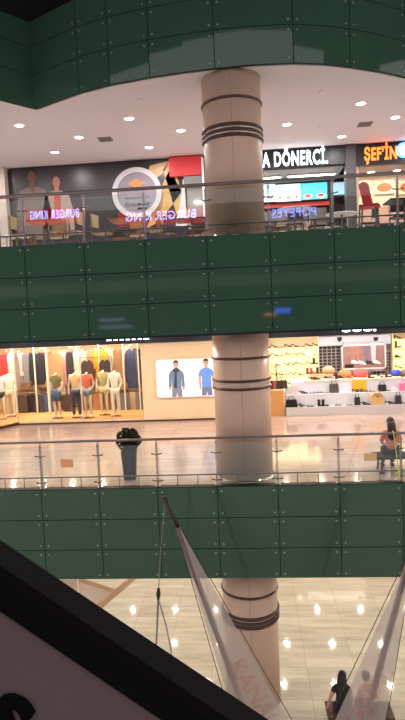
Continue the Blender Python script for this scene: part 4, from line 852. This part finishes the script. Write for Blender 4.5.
solo('lime_ribbon', MB().tube([(x-.06, .14, 1.06), (x-.06, .1, 1.085), (x-.06, .02, 1.06), (x-.06, 0, 1.0), (x-.03, -.02, .7), (x, -.01, .4), (x+.03, -.02, .25), (x+.02, -.01, .1)], [.01, .01, .01, .01, .009, .011, .016, .02], 6).tube([(x+.02, -.02, .3), (x-.02, -.03, .2), (x+.05, -.02, .12)], .012, 6), mat('lime', (206, 214, 110), .6), 'lime green ribbon hanging from the handrail by the bench', 'ribbon', (0, YF-.02, .06))

# ------------------------------------------------------------------ lowest floor
struct('wall_far', MB().box((XL, 23.4, Z0), (XR, 23.6, BOT1)), mat('far_wall', (216, 196, 166), .6))
t = thing('shop_sign', 'lit white shop lettering low behind the lowest gallery', 'sign', (fx(331, 600, 23.3), 23.35, Z0))
part('board', MB().box((-2.6, -.04, 2.5), (2.6, .05, 3.32)), mat('board_tan', (190, 160, 120), .5), t)
letters('* DEREDU', .5, mat('sign_warm', (255, 245, 225), .4, emit=3), t, (0, -.06, 3.06), extrude=.01, bold=.01, width=2.8)
def f0(x, y):
    d = fwd*F_PX + RIGHT*(x-202.5) - UP*(y-360); k = (Z0-EYE)/d.z; return Vector((d.x*k, d.y*k))
BAND = mat('band_brown', (150, 118, 88), .3)
def strip(p, q, w, z, m, name):
    p, q = Vector(p), Vector(q); t_ = (q-p).normalized(); n_ = Vector((-t_.y, t_.x))*w/2
    vs = [(*(p+n_), Z0), (*(q+n_), Z0), (*(q-n_), Z0), (*(p-n_), Z0)]; vs += [(x_, y_, Z0+z) for x_, y_, _ in vs]
    return struct(name, MB().add(vs, [(3, 2, 1, 0), (4, 5, 6, 7), (0, 1, 5, 4), (1, 2, 6, 5), (2, 3, 7, 6), (3, 0, 4, 7)]), m)
strip(f0(137, 575), f0(86, 618), .26, .012, BAND, 'trim_5')
strip(f0(77, 579), f0(117, 592), .2, .014, BAND, 'trim_6')
strip(f0(128, 580), f0(82, 618), .05, .03, mat('steel_track', (205, 180, 150), .25, metal=.6), 'trim_7')
A, B, D_ = f0(117, 591), f0(78, 580), f0(88, 617)
pts = [A, B, Vector((B.x-5, B.y)), Vector((D_.x-5, D_.y)), D_]
struct('floor_carpet', MB().add([(p.x, p.y, Z0+.006) for p in pts]+[(p.x, p.y, Z0-.05) for p in pts], [tuple(range(5)), tuple(range(9, 4, -1))]+[(i, (i+1) % 5, 5+(i+1) % 5, 5+i) for i in range(5)]), mat('mauve_stone', (168, 146, 136), .25, noise=.1, nscale=2))
g0, g1 = f0(60, 597), f0(79, 601)
t = thing('glass_screen', 'white framed glass screen standing on mauve stone floor', 'screen', (0, 0, Z0))
def bar(p, q, r): return MB().tube([p, q], r, 6)
H = 1.5
part('frame', bar((g0.x, g0.y, .03), (g1.x, g1.y, .03), .03).tube([(g1.x, g1.y, 0), (g1.x, g1.y, H)], .025, 6).tube([(g0.x, g0.y, 0), (g0.x, g0.y, H)], .025, 6).tube([(g0.x, g0.y, H), (g1.x, g1.y, H)], .025, 6), mat('frame_white', (236, 224, 205), .4), t)
part('pane', MB().add([(g0.x, g0.y, .05), (g1.x, g1.y, .05), (g1.x, g1.y, H), (g0.x, g0.y, H), (g0.x, g0.y+.01, .05), (g1.x, g1.y+.01, .05), (g1.x, g1.y+.01, H), (g0.x, g0.y+.01, H)], [(0, 1, 2, 3), (7, 6, 5, 4), (0, 4, 5, 1), (1, 5, 6, 2), (2, 6, 7, 3), (3, 7, 4, 0)]), SGLASS, t)
# bench with two people
b0 = f0(325, 724); b1 = f0(389, 723)
yb = 11.66; bxa, bxb = fx(326, 703, yb), fx(392, 703, yb)
t = thing('bench', 'brown bench on the lowest floor behind the right banner', 'bench', (bxa, yb, Z0))
bl = bxb-bxa
part('seat', MB().box((0, -.26, .40), (bl, .26, .47)), mat('bench_brown', (74, 48, 38), .35, noise=.3, nscale=5), t)
part('apron', MB().box((.04, -.22, .3), (bl-.04, .22, .40)), BLACK, t)
for x in (.1, bl-.1):
    part('leg', MB().box((x-.03, -.24, 0), (x+.03, -.18, .3)).box((x-.03, .18, 0), (x+.03, .24, .3)).box((x-.03, -.24, 0), (x+.03, .24, .03)), BLACK, t)
def seated(px, facing, label, hairm, topm, botm, bun, armdown, lean):
    x = fx(px, 700, yb)
    t = thing('person', label, 'person', (x, yb, Z0), facing)
    JJ = dict(J); JJ = {k: (v[0], v[1], v[2]) for k, v in JJ.items()}
    for k in ('chest', 'neckb', 'neck', 'shL', 'shR', 'waist'): JJ[k] = (JJ[k][0], JJ[k][1]+lean*(JJ[k][2]-.56), JJ[k][2])
    if armdown: JJ['elL'] = (-.29, -.02, .78); JJ['wrL'] = (-.34, -.06, .56); JJ['haL'] = (-.35, -.05, .51)
    b = skin_mesh(JJ, EDG, {**RAD, 'haL': .022, 'haR': .022}, 'pelvis', 'body'); b.materials.append(SKIN)
    hy = .13+lean*.65
    join_into(b, head_mb((0, hy, 1.27), (0, 1, -.35)))
    if armdown: join_into(b, hand_mb(JJ['wrL'], (-.2, .1, -.9), (1, 0, 0), 1, .8))
    else: join_into(b, hand_mb(JJ['wrL'], (.5, .7, .05), (0, 0, -1), 1))
    join_into(b, hand_mb(JJ['wrR'], (-.5, .7, .05), (0, 0, -1), -1))
    link('body', b, t)
    c1 = sub_skin(JJ, TOPK+['pelvis'], .016, 'chest', 'top', dict(elL=tuple((Vector(JJ['shL'])*.5+Vector(JJ['elL'])*.5)), elR=tuple((Vector(JJ['shR'])*.5+Vector(JJ['elR'])*.5)))); c1.materials.append(topm); link('top', c1, t)
    c2 = sub_skin(JJ, ['pelvis', 'hipL', 'hipR', 'knL', 'knR', 'anL', 'anR'], .02, 'pelvis', 'trousers'); c2.materials.append(botm); link('trousers', c2, t)
    mb = MB(); mb.ball((0, hy-.02, 1.30), .125, 14, 0, (.84, .95, 1.02))
    if bun: mb.ball((0, hy-.12, 1.38), .06, 10)
    else: mb.loft([(1.35, 0, hy-.05, .1, .09), (1.2, 0, hy-.12, .12, .075), (1.0, 0, hy-.18, .125, .06), (.8, 0, hy-.2, .11, .05), (.7, 0, hy-.2, .07, .03)], 14)
    part('hair', mb, hairm, t, smooth=True)
    for s_ in (-1, 1): part('shoe', MB().loft([(.44, 0.05, s_*.125, .05, .045), (.55, .045, s_*.13, .045, .048), (.68, .03, s_*.137, .03, .04)], 10, axis='y'), DARK, t, smooth=True)
    t.scale = (.87,)*3
    return t
seated(342, -.25, 'person with long black hair seated on the lowest bench', HAIRB, mat('top_black', (34, 30, 32), .8), mat('jeans_dark', (48, 46, 58), .8), False, True, .12)
seated(369, .2, 'person with hair bun seated behind the grey banner', mat('hair_dark', (52, 42, 40), .5), mat('top_salmon', (206, 150, 130), .8), mat('jeans_grey', (86, 80, 90), .8), True, False, .1)

# ------------------------------------------------------------------ two sail shaped banners on leaning poles
YBN = 9.2
SAIL = sheer_mat('sail_sheer', (208, 196, 194), .57); SAILB = sheer_mat('sail_band', (150, 124, 124), .6)
ORG = sheer_mat('sail_letters', (200, 120, 96), .15)
def P3(x, y, Y=YBN): a = at(x, y, Y); return Vector((a[0], Y, a[1]))
def sail(tip, start, polepx, left, right, label, txt, tpos, tang):
    tip3 = P3(*tip); q0_ = P3(*start); dd = P3(*polepx)-q0_; ft = q0_+dd*((Z0-q0_.z)/dd.z)
    t = thing('sail_banner', label, 'banner', (ft.x, ft.y, ft.z), group='sail banners')
    o = Vector(t.location); st = P3(*start)
    L = lambda v: tuple(Vector(v)-o)
    part('pole', MB().tube([L(ft), L(st)], [.05, .036], 10), mat('pole_mauve', (150, 132, 130), .5), t, smooth=True)
    part('pole_tip', MB().tube([L(st), L(tip3)], [.038, .034], 10), mat('pole_dark', (40, 36, 36), .4), t, smooth=True)
    part('foot_plate', MB().lathe([(.001, 0), (.22, 0), (.22, .03), (.07, .06), (.05, .2), (.001, .2)], 20), BLACK, t)
    part('tip_cap', MB().tube([L(tip3), L(tip3+(tip3-st).normalized()*.05)], [.034, .028], 10), BLACK, t)
    # fabric: two strips with a slight belly
    mb = MB(); n_ = 10; rows = []
    a0, a1 = P3(*left[0]), P3(*left[1]); b0_, b1_ = P3(*right[0]), P3(*right[1])
    for k in range(n_+1):
        s = k/n_; p = a0.lerp(a1, s); q = b0_.lerp(b1_, s); row = []
        for j in range(7):
            u = j/6; v = p.lerp(q, u); v.y -= .06+.12*math.sin(PI*u)*s; row.append(L(v))
        rows.append(row)
    vs = [v for r in rows for v in r]+[(v[0], v[1]+.004, v[2]) for r in rows for v in r]; N = len(rows)*7; fs = []
    for k in range(n_):
        for j in range(6):
            q = (k*7+j, k*7+j+1, k*7+j+8, k*7+j+7); fs.append(q)
    mb.add(vs[:N], fs)
    part('fabric', mb, SAIL, t, smooth=True)
    for e0, e1, dx in ((a0, a1, -.10), (b0_, b1_, .06)):
        part('edge_cord', MB().tube([L(e0+Vector((dx*.1, 0, 0))), L(e1+Vector((dx, 0, 0)))], .007, 5), DARK, t)
    part('sleeve', MB().tube([L(st+Vector((0, -.04, 0))), L(P3(*polepx)+Vector((0, -.04, 0)))], [.042, .055], 10), SAILB, t, smooth=True)
    lt = letters(txt, .42, ORG, t, L(P3(*tpos)+Vector((0, -.25, 0))), rot=(PI/2, tang, 0), extrude=.002, bold=.008, width=1.25)
    return t, tip3
s1, tip1 = sail((165, 499), (178, 527), (262, 756), ((176.5, 527), (246, 752)), ((180.5, 527), (308, 754)), 'translucent grey sail banner leaning left in front of the column', 'KANAL', (254, 684), math.radians(60))
s2, tip2 = sail((424, 514), (412, 546), (356, 752), ((409, 553), (319, 752)), ((414, 553), (378, 752)), 'translucent grey sail banner leaning right in front of the bench', 'KANAL', (366, 690), math.radians(-60))
# rope hanging from the left tip
def PR(x, y): return P3(x, y, YBN-.05)
t = thing('hanging_rope', 'thin rope with black shackle hanging from left banner tip', 'rope', tuple(P3(165, 503)))
o = Vector(t.location); Lr = lambda v: tuple(v-o)
part('line', MB().tube([Lr(P3(165, 503)), Lr(PR(161, 545)), Lr(PR(158.5, 590))], .008, 6), mat('rope_grey', (120, 116, 112), .6), t)
part('shackle', MB().tube([Lr(PR(158.6, 588)), Lr(PR(158.4, 594)), Lr(PR(158.2, 600))], [.02, .04, .02], 8), BLACK, t, smooth=True)
part('strap', MB().tube([Lr(PR(158.2, 599)), Lr(PR(157, 630)), Lr(PR(155, 668)), Lr(PR(152, 730))], .016, 6), mat('strap_blue', (112, 116, 130), .5), t)
part('strap', MB().tube([Lr(PR(158.4, 599)), Lr(PR(166, 625)), Lr(PR(171, 650)), Lr(PR(172, 668)), Lr(PR(171, 730))], .014, 6), mat('strap_grey', (150, 146, 146), .5), t)

# ------------------------------------------------------------------ escalator side close to the viewer
YE = 2.0
def PE(x, y): a = at(x, y, YE); return Vector((a[0], a[1]))
up0, up1 = PE(0, 549), PE(255, 720); lo0, lo1 = PE(0, 614), PE(166, 720)
dirv = (up1-up0).normalized()
def ext(p, s): return p+dirv*s
t = thing('escalator', 'escalator side with black band and grey lettered panel in foreground', 'escalator', (0, YE, 0), 0, None, 'thing')
A0, A1 = ext(up0, -3.2), ext(up0, 5.2); nrm = Vector((dirv.y, -dirv.x)); nrm = nrm if nrm.y < 0 else -nrm
th = abs((lo0-up0).dot(nrm))
def band(o0, o1, y0, y1, m, name):
    q = [A0+nrm*o0, A1+nrm*o0, A1+nrm*o1, A0+nrm*o1]
    return part(name, MB().prism([(v.x, v.y) for v in q], y0, y1), m, t)
band(.055, th*.45, 0, .14, mat('rubber', (15, 13, 13), .8, spec=.12), 'handrail')
band(th*.45, th-.005, .004, .12, mat('deck_black', (10, 9, 9), .8, spec=.12), 'deck_band')
band(th-.005, th+1.15, .012, .1, mat('panel_clad', (120, 104, 100), .8, spec=.2), 'cladding_panel')
band(th+1.15, th+1.3, -.02, 1.2, mat('truss_grey', (60, 58, 58), .5), 'truss')
INK = mat('ink_black', (8, 7, 7), .9, spec=.1)
ang = math.atan2(dirv.y, dirv.x)
c = PE(4, 726)
letters('S', .31, INK, t, (c.x, .008, c.y), rot=(PI/2, -ang, 0), extrude=.004, bold=.018)
c = PE(50, 752)
letters('A', .31, INK, t, (c.x, .008, c.y), rot=(PI/2, -ang, 0), extrude=.004, bold=.012)

# ------------------------------------------------------------------ facing side of the atrium, seen only mirrored in glass
YO = -4.2
struct('wall_front', MB().box((XL, YO-.3, Z2), (XR, YO, Z3+.2)), mat('front_wall', (52, 44, 44), .6))
struct('floor_front', MB().box((XL, YO, Z2-.5), (XR, -1.6, Z2)), FLOOR2)
def osign(px0, px1, py, txt, cm, label, panel):
    g = at(px0, py, YF); h = at(px1, py, YF); k = (2*YF-YO)/YF
    x0, x1, z = g[0]*k, h[0]*k, EYE+(g[1]-EYE)*k
    t = thing('shop_sign', label, 'sign', ((x0+x1)/2, YO, z), PI)
    if panel: part('board', MB().box((-(x1-x0)*.62, -.08, -.42), ((x1-x0)*.62, -.01, .3)), panel, t)
    letters(txt, .58, cm, t, (0, -.1, 0), extrude=.015, bold=.006, width=x1-x0, spacing=1.1)
BKW = mat('sign_cold', (130, 155, 255), .4, emit=24); POPB = mat('sign_blue', (90, 130, 255), .4, emit=18); REDP = mat('sign_redback', (220, 30, 30), .4, emit=3)
osign(30, 79, 216, 'BURGER KING', BKW, 'glowing bluish sign on red board mirrored at the left railing', REDP)
osign(126, 196, 218, 'BURGER KING', BKW, 'glowing bluish sign on red board mirrored near the column', REDP)
osign(272, 316, 214, 'POPEYES', POPB, 'glowing blue sign mirrored in the railing right of column', None)

struct('wall_front_lower', MB().box((XL, YO-.3, 0), (XR, YO, Z2-.5)), MATS['front_wall'])
struct('floor_front_middle', MB().box((XL, YO, -.5), (XR, -1.6, 0)), FLOOR1)
def ovirt(x, y): return at(x, y, 2*YF-YO)
for (xa_, ya_, xb_, yb_, m_, lab) in ((100, 321, 148, 318.5, mat('lamp_lilac', (190, 180, 255), .4, emit=5), 'upper lilac light strip of the facing shop, mirrored in the green panels'), (100, 329, 148, 324, mat('lamp_lilac_dim', (170, 160, 210), .4, emit=2.5), 'lower lilac light strip of the facing shop, mirrored in the green panels'), (275, 313, 290, 308, mat('sign_small_blue', (70, 110, 255), .4, emit=10), 'small blue lit panel of the facing shop, mirrored right of the column'), (264, 316, 276, 313, mat('lamp_amber', (255, 180, 90), .4, emit=4), 'small amber light strip of the facing shop, mirrored beside the blue panel')):
    p, q = ovirt(xa_, ya_), ovirt(xb_, yb_)
    t = thing('strip_light', lab, 'light', (p[0], YO+.01, p[1]))
    w_, h_ = q[0]-p[0], max(.06, q[1]-p[1])
    part('housing', MB().box((-.03, .0, -.03), (w_+.03, .05, h_+.03)), DARK, t); part('lens', MB().box((0, .05, 0), (w_, .07, h_)), m_, t)
